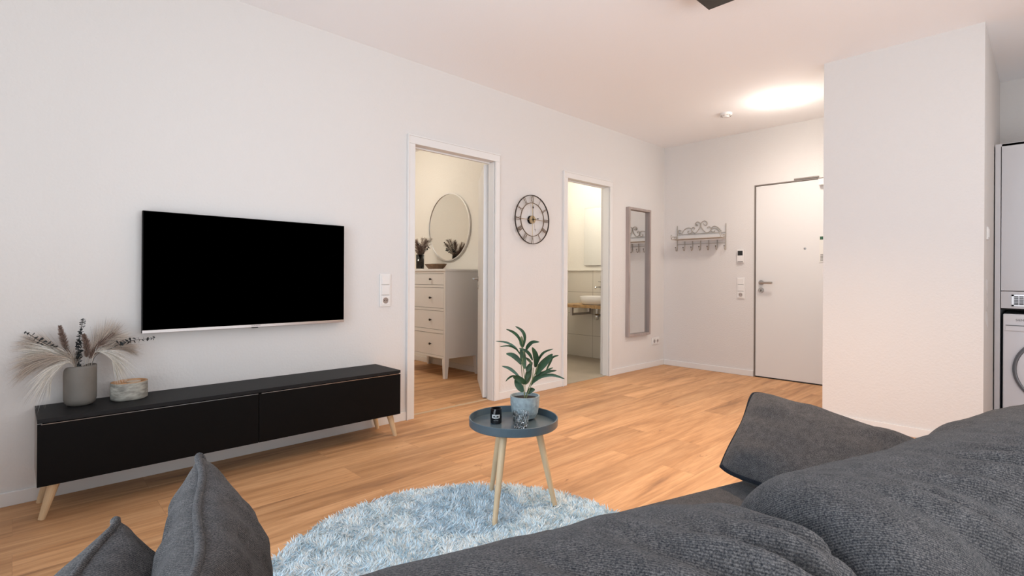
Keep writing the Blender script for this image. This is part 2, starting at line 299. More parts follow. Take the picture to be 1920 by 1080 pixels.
# wall with the balcony window (left of the picture) and the wall behind the camera
WY0, WY1, WZ0, WZ1 = -3.95, -1.05, .08, 2.3
bm = bmesh.new()
box(bm, XL - .2, XL, YR, WY0, 0, H); box(bm, XL - .2, XL, WY1, 0, 0, H); box(bm, XL - .2, XL, WY0, WY1, 0, WZ0); box(bm, XL - .2, XL, WY0, WY1, WZ1, H)
struct('wall_window', bm, M['wall'])
RX0, RX1, RZ0, RZ1 = -5.95, -2.85, .3, 2.35
bm = bmesh.new()
box(bm, XL - .2, RX0, YR - .2, YR, 0, H); box(bm, RX1, .2, YR - .2, YR, 0, H); box(bm, RX0, RX1, YR - .2, YR, 0, RZ0); box(bm, RX0, RX1, YR - .2, YR, RZ1, H)
struct('wall_rear', bm, M['wall'])
def window(name, horiz, a0, a1, z0, z1, pos):
    r = sthing(name, (0, 0, 0))
    def B(a, b, c, d, t0, t1): return (pos + t0, pos + t1, a, b, c, d) if not horiz else (a, b, pos + t0, pos + t1, c, d)
    bm = bmesh.new(); mid = (a0 + a1) / 2
    for s in ((a0, a0 + .07, z0, z1), (a1 - .07, a1, z0, z1), (mid - .05, mid + .05, z0 + .07, z1 - .07), (a0 + .07, a1 - .07, z0, z0 + .07), (a0 + .07, a1 - .07, z1 - .07, z1)):
        box(bm, *B(*s, -.12, -.06))
    obj('window_frame', bm, M['white'], r, bevel=.003)
    for s in ((a0 + .07, mid - .05), (mid + .05, a1 - .07)):
        bm = bmesh.new(); box(bm, *B(s[0], s[1], z0 + .07, z1 - .07, -.095, -.089)); obj('pane', bm, M['window_glass'], r)
window('window_1', False, WY0, WY1, WZ0, WZ1, XL); window('window_2', True, RX0, RX1, RZ0, RZ1, YR)
# bedroom and bathroom shells
BXR = -2.0
bm = bmesh.new(); box(bm, BXR, BXR + .07, T, 3.6, 0, H); struct('wall_bedroom', bm, M['bedwall'])
bm = bmesh.new(); box(bm, -5.1, BXR, 3.5, 3.6, 0, H); box(bm, -5.2, -5.1, T, 3.6, 0, H); struct('wall_bedroom_rear', bm, M['bedwall'])
bm = bmesh.new(); box(bm, -.23, .22, T, 2.2, 0, H); struct('wall_bathroom', bm, M['bedwall'])
bm = bmesh.new(); box(bm, BXR + .07, -.23, 1.27, 1.35, 0, H); struct('wall_bathroom_rear', bm, M['bedwall'])
bm = bmesh.new(); box(bm, -.245, -.2301, T, 1.27, .003, 1.12); struct('wall_tiling', bm, M['tile'])
struct('floor_bathroom', BX(BXR + .07, -.2301, .02, 1.27, 0.0002, .004), M['bathfloor'])
struct('trim_threshold', BX(D1L, D1R, .055, .085, 0, .005), mat('threshold_strip', (.55, .40, .25, 1), .4))
# skirting
bt, bh = .013, .062
def base(name, boxes):
    bm = bmesh.new()
    for b in boxes: box(bm, *b)
    struct(name, bm, M['white'], bevel=.003)
base('baseboard_left', [(XL, D1L - .064, -bt, 0, 0, bh), (D1R + .046, D2L - .06, -bt, 0, 0, bh), (D2R + .04, 0, -bt, 0, 0, bh)])
base('baseboard_back', [(-bt, 0, ED0, -bt, 0, bh)])
base('baseboard_right', [(PX - bt, PX, PY2, PY1 + bt, 0, bh), (PX, 0, PY1, PY1 + bt, 0, bh)])
base('baseboard_bedroom', [(BXR - bt, BXR, T, 3.5, 0, bh)])
# door casings
def doorway(name, x0, x1, top, cl, cr, leafside=None):
    r = sthing(name, (0, 0, 0))
    bm = bmesh.new(); d = .018
    for (a, b, c, e) in ((x0 - cl, x0, 0, top), (x1, x1 + cr, 0, top), (x0 - cl, x1 + cr, top, top + cl)):
        box(bm, a, b, -d, 0, c, e)
    obj('casing', bm, M['white'], r, bevel=.003)
    bm = bmesh.new()      # lip around the outside
    box(bm, x0 - cl - .006, x0 - cl + .004, -d - .006, 0, 0, top + cl + .006); box(bm, x0 - cl + .004, x1 + cr, -d - .006, 0, top + cl - .004, top + cl + .006)
    obj('edge_bead', bm, M['white'], r, bevel=.002)
    bm = bmesh.new()
    box(bm, x0 - .019, x0, 0, T, 0, top); box(bm, x1, x1 + .019, 0, T - .04, 0, top); box(bm, x0 - .019, x1 + .019, 0, T - .04, top, top + .019)
    box(bm, x1 - .006, x1, -d, -d + .014, 0, top)
    obj('jamb', bm, M['white'], r, bevel=.002)
    bm = bmesh.new(); box(bm, x1 - .010, x1, .0, .07, 0, top - .001); box(bm, x0, x1 - .010, .05, .07, top - .012, top); obj('door_stop', bm, M['white'], r, bevel=.002)
    return r
d1 = doorway('door_1', D1L, D1R, DT, .058, .044)
d2 = doorway('door_2', D2L, D2R, 1.975, .055, .035)
# bedroom door leaf standing wide open
h0 = Vector((-2.737, .124, 0)); h1 = Vector((-2.259, .757, 0)); ang = math.atan2(h1.y - h0.y, h1.x - h0.x); ln = (h1 - h0).length
leaf = bpy.data.objects.new('door_leaf', None); COL.objects.link(leaf); leaf.parent = d1; leaf.location = h0; leaf.rotation_euler = (0, 0, ang)
obj('leaf_panel', BX(0, ln, -.04, 0, .008, 1.975), M['white'], leaf, bevel=.002)
bm = bmesh.new()
lathe(bm, [(0, 0), (.024, 0), (.024, .007), (0, .007)], 20, (ln - .055, 0, 1.01), 'y')
tube(bm, [(ln - .055, 0, 1.01), (ln - .055, .045, 1.01), (ln - .065, .052, 1.01), (ln - .18, .052, 1.01)], .009, 10)
lathe(bm, [(0, 0), (.022, 0), (.022, .007), (0, .007)], 20, (ln - .055, 0, .93), 'y')
obj('door_handle', bm, M['steel'], leaf, smooth=False)
# entrance door
d3 = sthing('door_3', (0, 0, 0)); t = .012
bm = bmesh.new(); box(bm, -.004, .05, ED0 - t, ED0, 0, EDT); box(bm, -.004, .05, ED1, ED1 + t, 0, EDT); box(bm, -.004, .05, ED1 + t, ED0 - t, EDT - t, EDT)
obj('door_frame', bm, M['greyframe'], d3, bevel=.002)
obj('door_leaf', BX(.004, .048, ED1 + t + .003, ED0 - t - .003, .012, EDT - t - .003), M['white'], d3, bevel=.002)
obj('door_seal', BX(.006, .047, ED1 + t, ED0 - t, .0, .012), M['gapdark'], d3)
bm = bmesh.new(); hy, hz = -1.118, .985
lathe(bm, [(0, 0), (.026, 0), (.026, -.008), (0, -.008)], 24, (.004, hy, hz), 'x')
tube(bm, [(.004, hy, hz), (-.045, hy, hz), (-.055, hy - .01, hz), (-.056, hy - .125, hz)], .0105, 12); obj('door_handle', bm, M['steel'], d3)
bm = bmesh.new(); lathe(bm, [(0, 0), (.027, 0), (.027, -.008), (.012, -.008), (.012, -.011), (0, -.011)], 24, (.004, hy, hz - .078), 'x'); obj('lock_rosette', bm, M['chrome'], d3)
bm = bmesh.new(); box(bm, -.0085, -.0072, hy - .003, hy + .003, hz - .092, hz - .07); obj('keyhole', bm, M['gapdark'], d3)
obj('peephole', LA([(0, 0), (.011, 0), (.011, -.003), (0, -.004)], seg=20, c=(.004, -1.529, 1.323), axis='x'), M['steel'], d3)
bm = bmesh.new(); box(bm, -.05, .003, -1.95, -1.655, 1.925, 1.985); obj('closer_body', bm, M['plastic'], d3, bevel=.004)
bm = bmesh.new(); box(bm, -.012, 0, -1.65, -1.43, EDT + .003, EDT + .018); obj('closer_rail', bm, M['greyframe'], d3, bevel=.002)
bm = bmesh.new(); box(bm, .0, .0039, -1.87, -1.655, 1.185, 1.44); nt_ = obj('escape_notice', bm, M['paper'], d3)
obj('notice_header', BX(-.0008, -.0001, -1.865, -1.66, 1.405, 1.435), M['green'], d3)
bm = bmesh.new()
for i in range(7): box(bm, -.0008, -.0001, -1.86, -1.69, 1.385 - i * .016, 1.389 - i * .016)
for i in range(5): box(bm, -.0008, -.0001, -1.86, -1.665, 1.20 + i * .014, 1.207 + i * .014)
obj('notice_print', bm, M['ink'], d3)
# ------------------------------------------------------------------ switches and sockets
def socket_face(bm, c, ax):  # recessed round socket
    lathe(bm, [(0, .0), (.017, 0), (.019, -.0035), (.0205, -.0035)], 24, c, ax)
def gang(name, label, cat, loc, axis, layout, group=None, horiz=False):
    r = thing(name, label, cat, loc, 0 if axis == 'y' else R(-90), group)
    n = len(layout); s = .071; W, Hh = (n * s + .012, .083) if horiz else (.083, n * s + .012)
    obj('frame', BX(-W / 2, W / 2, -.009, 0, -Hh / 2, Hh / 2), M['plastic'], r, bevel=.002)
    for i, k in enumerate(layout):
        cx, cz = ((i - (n - 1) / 2) * s, 0) if horiz else (0, ((n - 1) / 2 - i) * s)
        if k == 's':
            obj('rocker', BX(cx - .030, cx + .030, -.0135, -.009, cz - .030, cz + .030), M['plastic'], r, bevel=.0015)
            obj('gap', BX(cx - .0315, cx + .0315, -.0096, -.009, cz - .0345, cz - .0325), M['ink'], r)
        else:
            bm = bmesh.new(); box(bm, cx - .030, cx + .030, -.0135, -.009, cz - .030, cz + .030); o = obj('socket_plate', bm, M['plastic'], r, bevel=.0015)
            bm = bmesh.new(); lathe(bm, [(0, -.0136), (.0195, -.0136), (.021, -.0146), (.0215, -.0136)], 28, (cx, 0, cz), 'y'); rg = obj('socket_well', bm, M['silver'], r)
            for dx in (-.009, .009):
                bm = bmesh.new(); lathe(bm, [(0, -.0139), (.0035, -.0139), (.0035, -.013)], 10, (cx + dx, 0, cz), 'y'); obj('contact', bm, M['gapdark'], r)
    return r
gang('light_switch', 'white three-gang plate, two rockers over a socket, between television and bedroom doorway', 'light switch', (-3.741, 0, .93), 'y', 'ssp')
gang('light_switch', 'white three-gang plate, two rockers over a socket, beside the entrance door', 'light switch', (0, -.912, .925), 'x', 'ssp')
gang('wall_socket', 'white double wall socket low beside the tall mirror', 'socket', (-.19, 0, .295), 'y', 'pp', horiz=True)
r = thing('intercom', 'small white door intercom with black display beside the entrance door', 'intercom', (0, -.91, 1.265), R(-90))
obj('housing', BX(-.035, .035, -.022, 0, -.07, .07), M['plastic'], r, bevel=.004)
obj('display', BX(-.026, .026, -.024, -.0221, .008, .058), M['gapdark'], r, bevel=.001)
bm = bmesh.new(); box(bm, -.026, .03, -.0235, -.0221, -.062, -.056); obj('button_bar', bm, M['ink'], r)
r = thing('light_switch', 'small white switch on the side of the right-hand wall beside the washing machine niche', 'light switch', (-1.19, PY2, 1.315), 0)
obj('frame', BX(-.04, .04, -.009, 0, -.04, .04), M['plastic'], r, bevel=.002); obj('rocker', BX(-.028, .028, -.013, -.009, -.028, .028), M['plastic'], r, bevel=.0015)
# ------------------------------------------------------------------ television
r = thing('television', 'large black flat television mounted on the wall above the black low cabinet', 'television', (-4.60, 0, .732))
W2 = .531
obj('cabinet', BX(-W2, W2, -.060, -.030, 0, .614), M['black'], r, bevel=.002)
obj('screen', BX(-W2 + .003, W2 - .003, -.0615, -.0601, .016, .611), M['screen'], r)
obj('bottom_bezel', BX(-W2, W2, -.064, -.0601, 0, .0155), M['silver'], r, bevel=.001)
obj('wall_mount', BX(-.25, .25, -.030, 0, .15, .45), M['black'], r)
obj('sensor', BX(-.02, .012, -.066, -.045, -.004, -.0002), M['black'], r, bevel=.001)
text_mesh('brand_mark', 'TELEFUNKEN', .0085, M['ink'], r, Matrix.Translation((0, -.0642, .009)) @ Matrix.Rotation(R(90), 4, 'X'))
# ------------------------------------------------------------------ black low cabinet
CX0, CX1, CY0, CY1, CZ0, CZ1 = -5.522, -3.818, -.332, -.016, .152, .430
cxm = (CX0 + CX1) / 2
r = thing('media_cabinet', 'long low black television cabinet on splayed pale wooden legs', 'cabinet', (cxm, -.17, 0))
def L_(x0, x1, y0, y1, z0, z1): return BX(x0 - cxm, x1 - cxm, y0 + .17, y1 + .17, z0, z1)
obj('body', L_(CX0 + .016, CX1, CY0 + .018, CY1, CZ0, CZ1 - .018), M['black'], r, bevel=.001)
obj('side_panel', L_(CX0, CX0 + .0158, CY0 + .0185, CY1, CZ0, CZ1 - .018), M['sidegrey'], r)
obj('top', L_(CX0, CX1, CY0, CY1, CZ1 - .0175, CZ1), M['blacktop'], r, bevel=.001)
sp = -4.668
for a, b in ((CX0, sp - .0015), (sp + .0015, CX1)):
    f = obj('flap_door', L_(a, b, CY0, CY0 + .0175, CZ0, CZ1 - .024), M['black'], r, bevel=.001)
    obj('edge_strip', L_(a + .012, b - .002, CY0 - .0012, CY0 + .004, CZ1 - .0238, CZ1 - .0215), M['silver'], f)
for sx, x in ((-1, CX0 + .058), (1, CX1 - .045)):
    for y, yf in ((CY0 + .06, CY0 + .055), (CY1 - .05, CY1 - .035)):
        obj('leg', TB([(x - cxm, y + .17, CZ0), (x + sx * .042 - cxm, yf + .17, .0)], [.021, .012], seg=16), M['pine'], r, smooth=False)
# ------------------------------------------------------------------ vase with dried grasses on the cabinet
VC = Vector((-5.372, -.122, CZ1))
r = thing('vase', 'matt grey ceramic vase with a slanted rim, holding dried grasses on the black cabinet', 'vase', VC)
bm = bmesh.new(); n = 64; rings = []
def vh(a):   # rim height: lower on the side that looks left to the camera
    d = math.cos(a - math.atan2(-rt0.y, -rt0.x)); t = min(1, max(0, (d + .05) / 1.05)); return .181 - .092 * (1 - math.sqrt(1 - t * t * .98))
prof = [(0, 0), (.036, 0), (.047, .004), (.055, .014), (.0595, .03), (.0600, .055)]
for pr, pz in prof: rings.append([bm.verts.new((pr * math.cos(2 * math.pi * k / n), pr * math.sin(2 * math.pi * k / n), pz)) for k in range(n)] if pr else None)
for f in (.4, .7, .9, 1.0): rings.append([bm.verts.new((.0600 * (1 if f < 1 else .985) * math.cos(2 * math.pi * k / n), .0600 * math.sin(2 * math.pi * k / n) * (1 if f < 1 else .985), .055 + (vh(2 * math.pi * k / n) - .055) * f)) for k in range(n)])
for f in (1.0, .5, .1): rings.append([bm.verts.new((.055 * math.cos(2 * math.pi * k / n), .055 * math.sin(2 * math.pi * k / n), .02 + (vh(2 * math.pi * k / n) - .02) * f)) for k in range(n)])
rings = [q for q in rings if q]
for A, B in zip(rings, rings[1:]):
    for k in range(n): bm.faces.new((A[k], A[(k + 1) % n], B[(k + 1) % n], B[k]))
bm.faces.new(rings[0][::-1]); bm.faces.new(rings[-1]); obj('body', bm, M['vase'], r, smooth=True)
def hair(bm, p, d, ln, droop, w=.0007):
    d = d.normalized(); side = d.cross(Vector((random.uniform(-1, 1), random.uniform(-1, 1), random.uniform(-1, 1)))).normalized() * w; prev = None
    for k in range(4):
        t = k / 4; q = p + d * ln * t + Vector((0, 0, -droop * ln * .55 * t * t)); ww = 1 - .5 * t
        cur = (bm.verts.new(q - side * ww), bm.verts.new(q + side * ww))
        if prev: bm.faces.new((prev[0], prev[1], cur[1], cur[0]))
        prev = cur
    bm.faces.new((prev[0], prev[1], bm.verts.new(p + d * ln + Vector((0, 0, -droop * ln * .55)))))
def plume(label, path, t0, nh, ln, spread, mt, w=.0008, forward=.8, droop=.5, ymax=-.004, brad=.0013, group=None):
    """path in world; hairs grow on it from fraction t0 to the tip"""
    P = smoothpath(path, 8); base_ = P[0]
    r = thing('dried_grass', label, 'dried grass', base_, 0, group); PL = [p - base_ for p in P]
    obj('stalk', TB(PL, [brad * (1 - .6 * i / len(PL)) for i in range(len(PL))], seg=5), M['plume'], r)
    bm = bmesh.new()
    for i in range(nh):
        t = t0 + (1 - t0) * random.random(); f = t * (len(PL) - 1); k = min(int(f), len(PL) - 2); p = PL[k].lerp(PL[k + 1], f - k)
        tg = (PL[k + 1] - PL[k]).normalized(); rd = Vector((random.gauss(0, 1), random.gauss(0, .6), random.gauss(0, 1))); rd = rd - tg * rd.dot(tg); rd.normalize()
        tt = (t - t0) / (1 - t0); L0 = ln * (.45 + .75 * math.sin(math.pi * min(1, tt * .9 + .1))) * random.uniform(.6, 1.1)
        d = tg * forward + rd * spread * random.uniform(.4, 1)
        e = p + d.normalized() * L0 + base_
        if e.y > ymax: d.y -= (e.y - ymax) / L0 * 1.3
        nf = len(bm.faces); hair(bm, p, d, L0, droop, w); bm.faces.ensure_lookup_table(); mi = random.choice((0, 0, 1, 2))
        for q in range(nf, len(bm.faces)): bm.faces[q].material_index = mi
    obj('plume', bm, [mt, M[mt.name + '_d'], M[mt.name + '_l']], r); return r
def yp(px, py, y): return at(px, py, 1, y)
def crop8(x, y): return x / 5.4, 580 + y / 5.4
def vp(x, y, yy): u, v = crop8(x, y); return at(u, v, 1, yy)
inside = Vector((-5.372, -.128, CZ1 + .03))
def ins(dx=0, dy=0): return inside + Vector((dx, dy, 0))
plume('pale feathery pampas plume reaching furthest left over the cabinet end', [ins(-.02), vp(770, 560, -.12), vp(650, 470, -.10), vp(500, 390, -.085), vp(330, 330, -.075)], .22, 600, .13, .42, M['plume'], droop=.35, w=.0006)
plume('beige pampas plume hanging low to the left of the grey vase', [ins(-.01, .01), vp(760, 560, -.14), vp(640, 500, -.15), vp(500, 500, -.15), vp(350, 530, -.15)], .20, 800, .14, .42, M['plume'], droop=.75, w=.0006)
plume('broad cream pampas plume sweeping left between two thinner plumes', [ins(-.01, .0), vp(765, 560, -.13), vp(650, 480, -.12), vp(520, 440, -.12), vp(380, 430, -.11)], .22, 420, .13, .36, M['plumew'], droop=.5, w=.0005)
plume('cream pampas plume drooping down the left side of the grey vase', [ins(-.02, -.01), vp(740, 565, -.16), vp(640, 550, -.18), vp(560, 590, -.19), vp(510, 670, -.19)], .25, 380, .12, .30, M['plumew'], droop=1.0, w=.0005)
plume('straight brown grass spike leaning left above the grey vase', [ins(0, .01), vp(745, 520, -.11), vp(680, 420, -.10), vp(640, 300, -.095), vp(605, 170, -.09)], .36, 1600, .019, 1.0, M['plumeb'], forward=.6, droop=0, w=.0006)
plume('short upright brown grass spike right of the dark eucalyptus', [ins(.01, 0), vp(865, 545, -.13), vp(882, 440, -.13), vp(872, 340, -.13), vp(845, 255, -.13)], .34, 1500, .019, 1.0, M['plumeb'], forward=.6, droop=0, w=.0006)
plume('brown grass spike arching right beneath the fan-shaped plume', [ins(.02, 0), vp(905, 540, -.12), vp(950, 430, -.11), vp(1040, 330, -.105), vp(1150, 245, -.10)], .30, 1500, .019, 1.0, M['plumeb'], forward=.6, droop=0, w=.0006)
plume('fan-shaped cream pampas plume spreading up and right towards the television', [ins(.01, .02), vp(900, 500, -.10), vp(960, 400, -.085), vp(1050, 310, -.075), vp(1150, 260, -.07)], .30, 800, .11, .75, M['plume'], droop=.0, w=.0005)
plume('wispy pampas plume stretching right below the television corner', [ins(.03, .01), vp(940, 500, -.10), vp(1040, 420, -.09), vp(1150, 380, -.08), vp(1270, 380, -.07)], .30, 600, .12, .40, M['plume'], droop=.45, w=.0005)
plume('white pampas plume curling down to the birch candle holder', [ins(.03, -.01), vp(940, 480, -.14), vp(1030, 430, -.15), vp(1110, 460, -.15), vp(1160, 540, -.15)], .30, 480, .115, .32, M['plumew'], droop=.9, w=.0005)
def euc(label, path, t0, nl, rl, spreadk=1.0):
    P = smoothpath(path, 8); base_ = P[0]; r = thing('eucalyptus_sprig', label, 'dried eucalyptus', base_); PL = [p - base_ for p in P]
    obj('stalk', TB(PL, .0011, seg=5), M['euc'], r); bm = bmesh.new()
    for i in range(nl):
        t = t0 + (1 - t0) * i / (nl - 1); f = t * (len(PL) - 1); k = min(int(f), len(PL) - 2); p = PL[k].lerp(PL[k + 1], f - k)
        tg = (PL[k + 1] - PL[k]).normalized(); sd = tg.cross(Vector((random.uniform(-1, 1), random.uniform(-1, 1), .3))).normalized()
        for s in (-1, 1):
            rr = rl * (1 - .45 * (t - t0) / (1 - t0)) * random.uniform(.8, 1.1); d = (sd * s + tg * .5).normalized(); c = p + d * rr * .95
            nrm = (tg + sd * s * .3 + Vector((random.gauss(0, .4), random.gauss(0, .4), random.gauss(0, .4)))).normalized(); a = d - nrm * d.dot(nrm); a.normalize(); b = nrm.cross(a)
            vs = [bm.verts.new(c + (a * math.cos(q * math.pi / 5) + b * math.sin(q * math.pi / 5) * .85) * rr + nrm * .15 * rr * math.cos(q * math.pi / 5 * 2)) for q in range(10)]
            bm.faces.new(vs)
    obj('foliage', bm, M['euc'], r); return r
euc('dense dark eucalyptus sprig standing upright in the middle of the grey vase', [ins(0, 0), vp(800, 560, -.14), vp(795, 430, -.14), vp(805, 290, -.14), vp(843, 105, -.14)], .16, 40, .0118)
euc('thin dark eucalyptus sprig pointing up and left from the grey vase', [ins(-.01, .01), vp(740, 500, -.11), vp(600, 440, -.10), vp(450, 345, -.10), vp(265, 235, -.10)], .60, 9, .0125)
euc('thin dark eucalyptus sprig pointing right in front of the television corner', [ins(.02, .01), vp(950, 500, -.13), vp(1120, 400, -.12), vp(1290, 325, -.12), vp(1550, 295, -.12)], .62, 11, .0118)
# birch candle holder
bc = at(238, 742, 2, CZ1); bc = Vector((bc.x, min(bc.y, -.12), CZ1))
r = thing('candle_holder', 'birch log candle holder with bark on its side beside the grey vase', 'candle holder', bc)
bm = bmesh.new(); n = 48; rr = lambda a: .073 * (1 + .05 * math.sin(2 * a + .5) + .02 * math.sin(5 * a)); rs = []
for s, z in ((.9, 0), (.99, .004), (1, .03), (1.0, .055), (.99, .082)): rs.append([bm.verts.new((rr(2 * math.pi * k / n) * s * math.cos(2 * math.pi * k / n), rr(2 * math.pi * k / n) * s * math.sin(2 * math.pi * k / n), z)) for k in range(n)])
for A, B in zip(rs, rs[1:]):
    for k in range(n): bm.faces.new((A[k], A[(k + 1) % n], B[(k + 1) % n], B[k]))
bm.faces.new(rs[0][::-1]); obj('bark', bm, M['bark'], r, smooth=True)
bm = bmesh.new(); rs = []
for s, z in ((.98, .082), (.95, .0835), (.86, .0835), (.80, .074), (.76, .062)): rs.append([bm.verts.new((rr(2 * math.pi * k / n) * s * math.cos(2 * math.pi * k / n), rr(2 * math.pi * k / n) * s * math.sin(2 * math.pi * k / n), z)) for k in range(n)])
for A, B in zip(rs, rs[1:]):
    for k in range(n): bm.faces.new((A[k], A[(k + 1) % n], B[(k + 1) % n], B[k]))
bm.faces.new(rs[-1]); obj('hollow', bm, M['cutwood'], r, smooth=False)
obj('candle', LA([(0, .0622), (.028, .0622), (.028, .079), (.024, .0795), (0, .0785)], seg=24, c=(.02, .015, 0)), M['wax'], r, smooth=False)
# ------------------------------------------------------------------ wall clock
r = thing('wall_clock', 'round openwork metal wall clock with roman numerals between the two doorways', 'clock', (-2.300, 0, 1.535))
yc = -.030; RO, RI = .217, .146
def ring(rad, th, dp):
    bm = bmesh.new(); n = 72
    q = [[bm.verts.new(((rad + a) * math.cos(2 * math.pi * k / n), yc + b, (rad + a) * math.sin(2 * math.pi * k / n))) for k in range(n)] for a, b in ((-th, -dp), (th, -dp), (th, dp), (-th, dp))]
    for i in range(4):
        for k in range(n): bm.faces.new((q[i][k], q[i][(k + 1) % n], q[(i + 1) % 4][(k + 1) % n], q[(i + 1) % 4][k]))
    return bm
obj('outer_ring', ring(RO - .003, .0032, .005), M['iron'], r); obj('inner_ring', ring(RI, .0025, .004), M['numer'], r)
GL = {'I': [((0, 0), (0, 1))], 'V': [((-.35, 1), (0, 0)), ((.35, 1), (0, 0))], 'X': [((-.35, 0), (.35, 1)), ((.35, 0), (-.35, 1))]}
GW = {'I': .34, 'V': .8, 'X': .8}
nm = ['XII', 'I', 'II', 'III', 'IIII', 'V', 'VI', 'VII', 'VIII', 'IX', 'X', 'XI']
for i, s in enumerate(nm):
    a = R(90 - 30 * i); er = Vector((math.cos(a), 0, math.sin(a))); et = Vector((math.sin(a), 0, -math.cos(a))); tot = sum(GW[c] for c in s); x = -tot / 2; bm = bmesh.new(); wd = .026 if len(s) < 4 else .022
    for c in s:
        cxx = x + GW[c] / 2; x += GW[c]
        for (p, q) in GL[c]:
            A = er * (RI + .003 + p[1] * (RO - RI - .009)) + et * (cxx + p[0]) * wd + Vector((0, yc, 0)); B = er * (RI + .003 + q[1] * (RO - RI - .009)) + et * (cxx + q[0]) * wd + Vector((0, yc, 0))
            tube(bm, [A, B], .0027, 4)
    obj('numeral', bm, M['numer'], r)
bm = bmesh.new(); tube(bm, [(0, yc, -RI), (0, yc, RI)], .0026, 6); tube(bm, [(-RI, yc, 0), (RI, yc, 0)], .0022, 6); obj('cross_bar', bm, M['gold'], r)
obj('movement', LA([(0, -.002), (.036, -.002), (.036, -.026), (0, -.026)], seg=32, axis='y'), M['black'], r)
obj('hub', LA([(0, -.0262), (.036, -.0262), (.034, -.036), (0, -.037)], seg=32, axis='y'), M['gold'], r)
def hand(name, ang, ln, w, m, y, tail=.02):
    a = R(90 - ang); d = Vector((math.cos(a), 0, math.sin(a))); s = Vector((math.sin(a), 0, -math.cos(a))); bm = bmesh.new(); o = Vector((0, y, 0))
    pr = [(-tail, .4), (0, .5), (ln * .3, .4), (ln * .7, .35), (ln * .78, 1.3), (ln * .86, .5), (ln, .05)]
    A = [bm.verts.new(o + d * l + s * k * w) for l, k in pr]; B = [bm.verts.new(o + d * l - s * k * w) for l, k in pr]
    for i in range(len(pr) - 1): bm.faces.new((A[i], A[i + 1], B[i + 1], B[i]))
    bmesh.ops.solidify(bm, geom=bm.faces[:], thickness=.0012)
    obj(name, bm, m, r)
hand('minute_hand', 0, .135, .006, M['iron'], -.040); hand('hour_hand', 80, .075, .006, M['iron'], -.042); hand('second_hand', 168, .115, .0035, M['numer'], -.044)
# ------------------------------------------------------------------ tall wall mirror
r = thing('wall_mirror', 'tall narrow mirror in a taupe wooden frame hanging beside the bathroom doorway', 'mirror', (-.583, 0, .387))
a, h, fwid, dp = .222, 1.412, .026, .045
bm = bmesh.new(); box(bm, -a, -a + fwid, -dp, 0, 0, h); box(bm, a - fwid, a, -dp, 0, 0, h); box(bm, -a + fwid, a - fwid, -dp, 0, 0, fwid); box(bm, -a + fwid, a - fwid, -dp, 0, h - fwid, h)
obj('frame', bm, M['taupe'], r, bevel=.002); obj('glass', BX(-a + fwid, a - fwid, -.012, -.008, fwid, h - fwid), M['mirror'], r)
# ------------------------------------------------------------------ scrolled coat rack
RK = Vector((0, -.465, 1.47)); r = thing('coat_rack', 'cream metal coat rack with scrollwork, small shelf and hooks on the hallway wall', 'coat rack', RK)
def rk(x, y, xx=-.008):
    P = at(1240 + x / 10.8, 400 + y / 10.8, 0, xx); return P - RK
def curve_part(name, pts, rad=.0044, xx=-.008, n=5):
    obj(name, TB(smoothpath([rk(x, y, xx) for x, y in pts], n), rad, seg=6), M['rack'], r, smooth=True)
curve_part('scroll', [(690, 205), (735, 245), (745, 215), (715, 200), (690, 225), (705, 255)][:1] + [(745, 240), (700, 245), (690, 205), (735, 172), (790, 205), (785, 275), (740, 350), (690, 396), (630, 370), (612, 320), (645, 285), (675, 295), (665, 325)])
curve_part('scroll', [(860, 200), (880, 235), (920, 235), (925, 180), (865, 152), (808, 200), (810, 275), (855, 345), (915, 388), (975, 368), (1005, 315), (980, 272), (938, 282), (945, 305)])
curve_part('scroll', [(415, 415), (465, 335), (535, 295), (600, 305), (622, 350), (600, 400), (555, 405), (538, 370), (565, 358)])
curve_part('scroll', [(1215, 362), (1165, 300), (1095, 258), (1035, 275), (1005, 325), (1020, 365), (1065, 372), (1085, 345)])
curve_part('scroll', [(400, 400), (355, 405), (342, 365), (365, 340), (398, 352), (385, 375)]); curve_part('scroll', [(1000, 330), (1060, 300), (1130, 315), (1175, 365)])
zt = rk(800, 408).z; y0 = rk(325, 300).y; y1 = rk(1308, 300).y; z_sh = rk(1308, 490).z
obj('back_rail', TB([(-.008, y0, zt), (-.008, y1, zt)], .0035, seg=6), M['rack'], r); obj('back_rail', TB([(-.008, y0, z_sh - .055), (-.008, y1, z_sh - .055)], .003, seg=6), M['rack'], r)
obj('post', TB([(-.008, y0, rk(325, 255).z), (-.008, y0, z_sh - .13)], .0045, seg=6), M['rack'], r); obj('post', TB([(-.008, y1, rk(1305, 200).z), (-.008, y1, z_sh - .13)], .0045, seg=6), M['rack'], r)
SD = .155
bm = bmesh.new(); box(bm, -SD, -.01, y1, y0, z_sh - .006, z_sh); obj('shelf', bm, M['rackshelf'], r, bevel=.002)
for yy in (y0, y1):
    obj('side_rail', TB([(-.008, yy, z_sh + .035), (-SD * .75, yy, z_sh + .03), (-SD, yy, z_sh + .005)], .003, seg=6), M['rack'], r)
    obj('side_scroll', TB(smoothpath([(-.02, yy, z_sh + .03), (-.05, yy, z_sh + .008), (-.08, yy, z_sh + .02), (-.075, yy, z_sh + .032), (-.06, yy, z_sh + .026)], 5), .0028, seg=5), M['rack'], r)
    obj('front_curl', TB(smoothpath([(-SD + .02, yy, z_sh), (-SD + .004, yy, z_sh + .02), (-SD - .004, yy, z_sh + .042), (-SD + .016, yy, z_sh + .048), (-SD + .018, yy, z_sh + .036)], 5), .0028, seg=5), M['rack'], r)
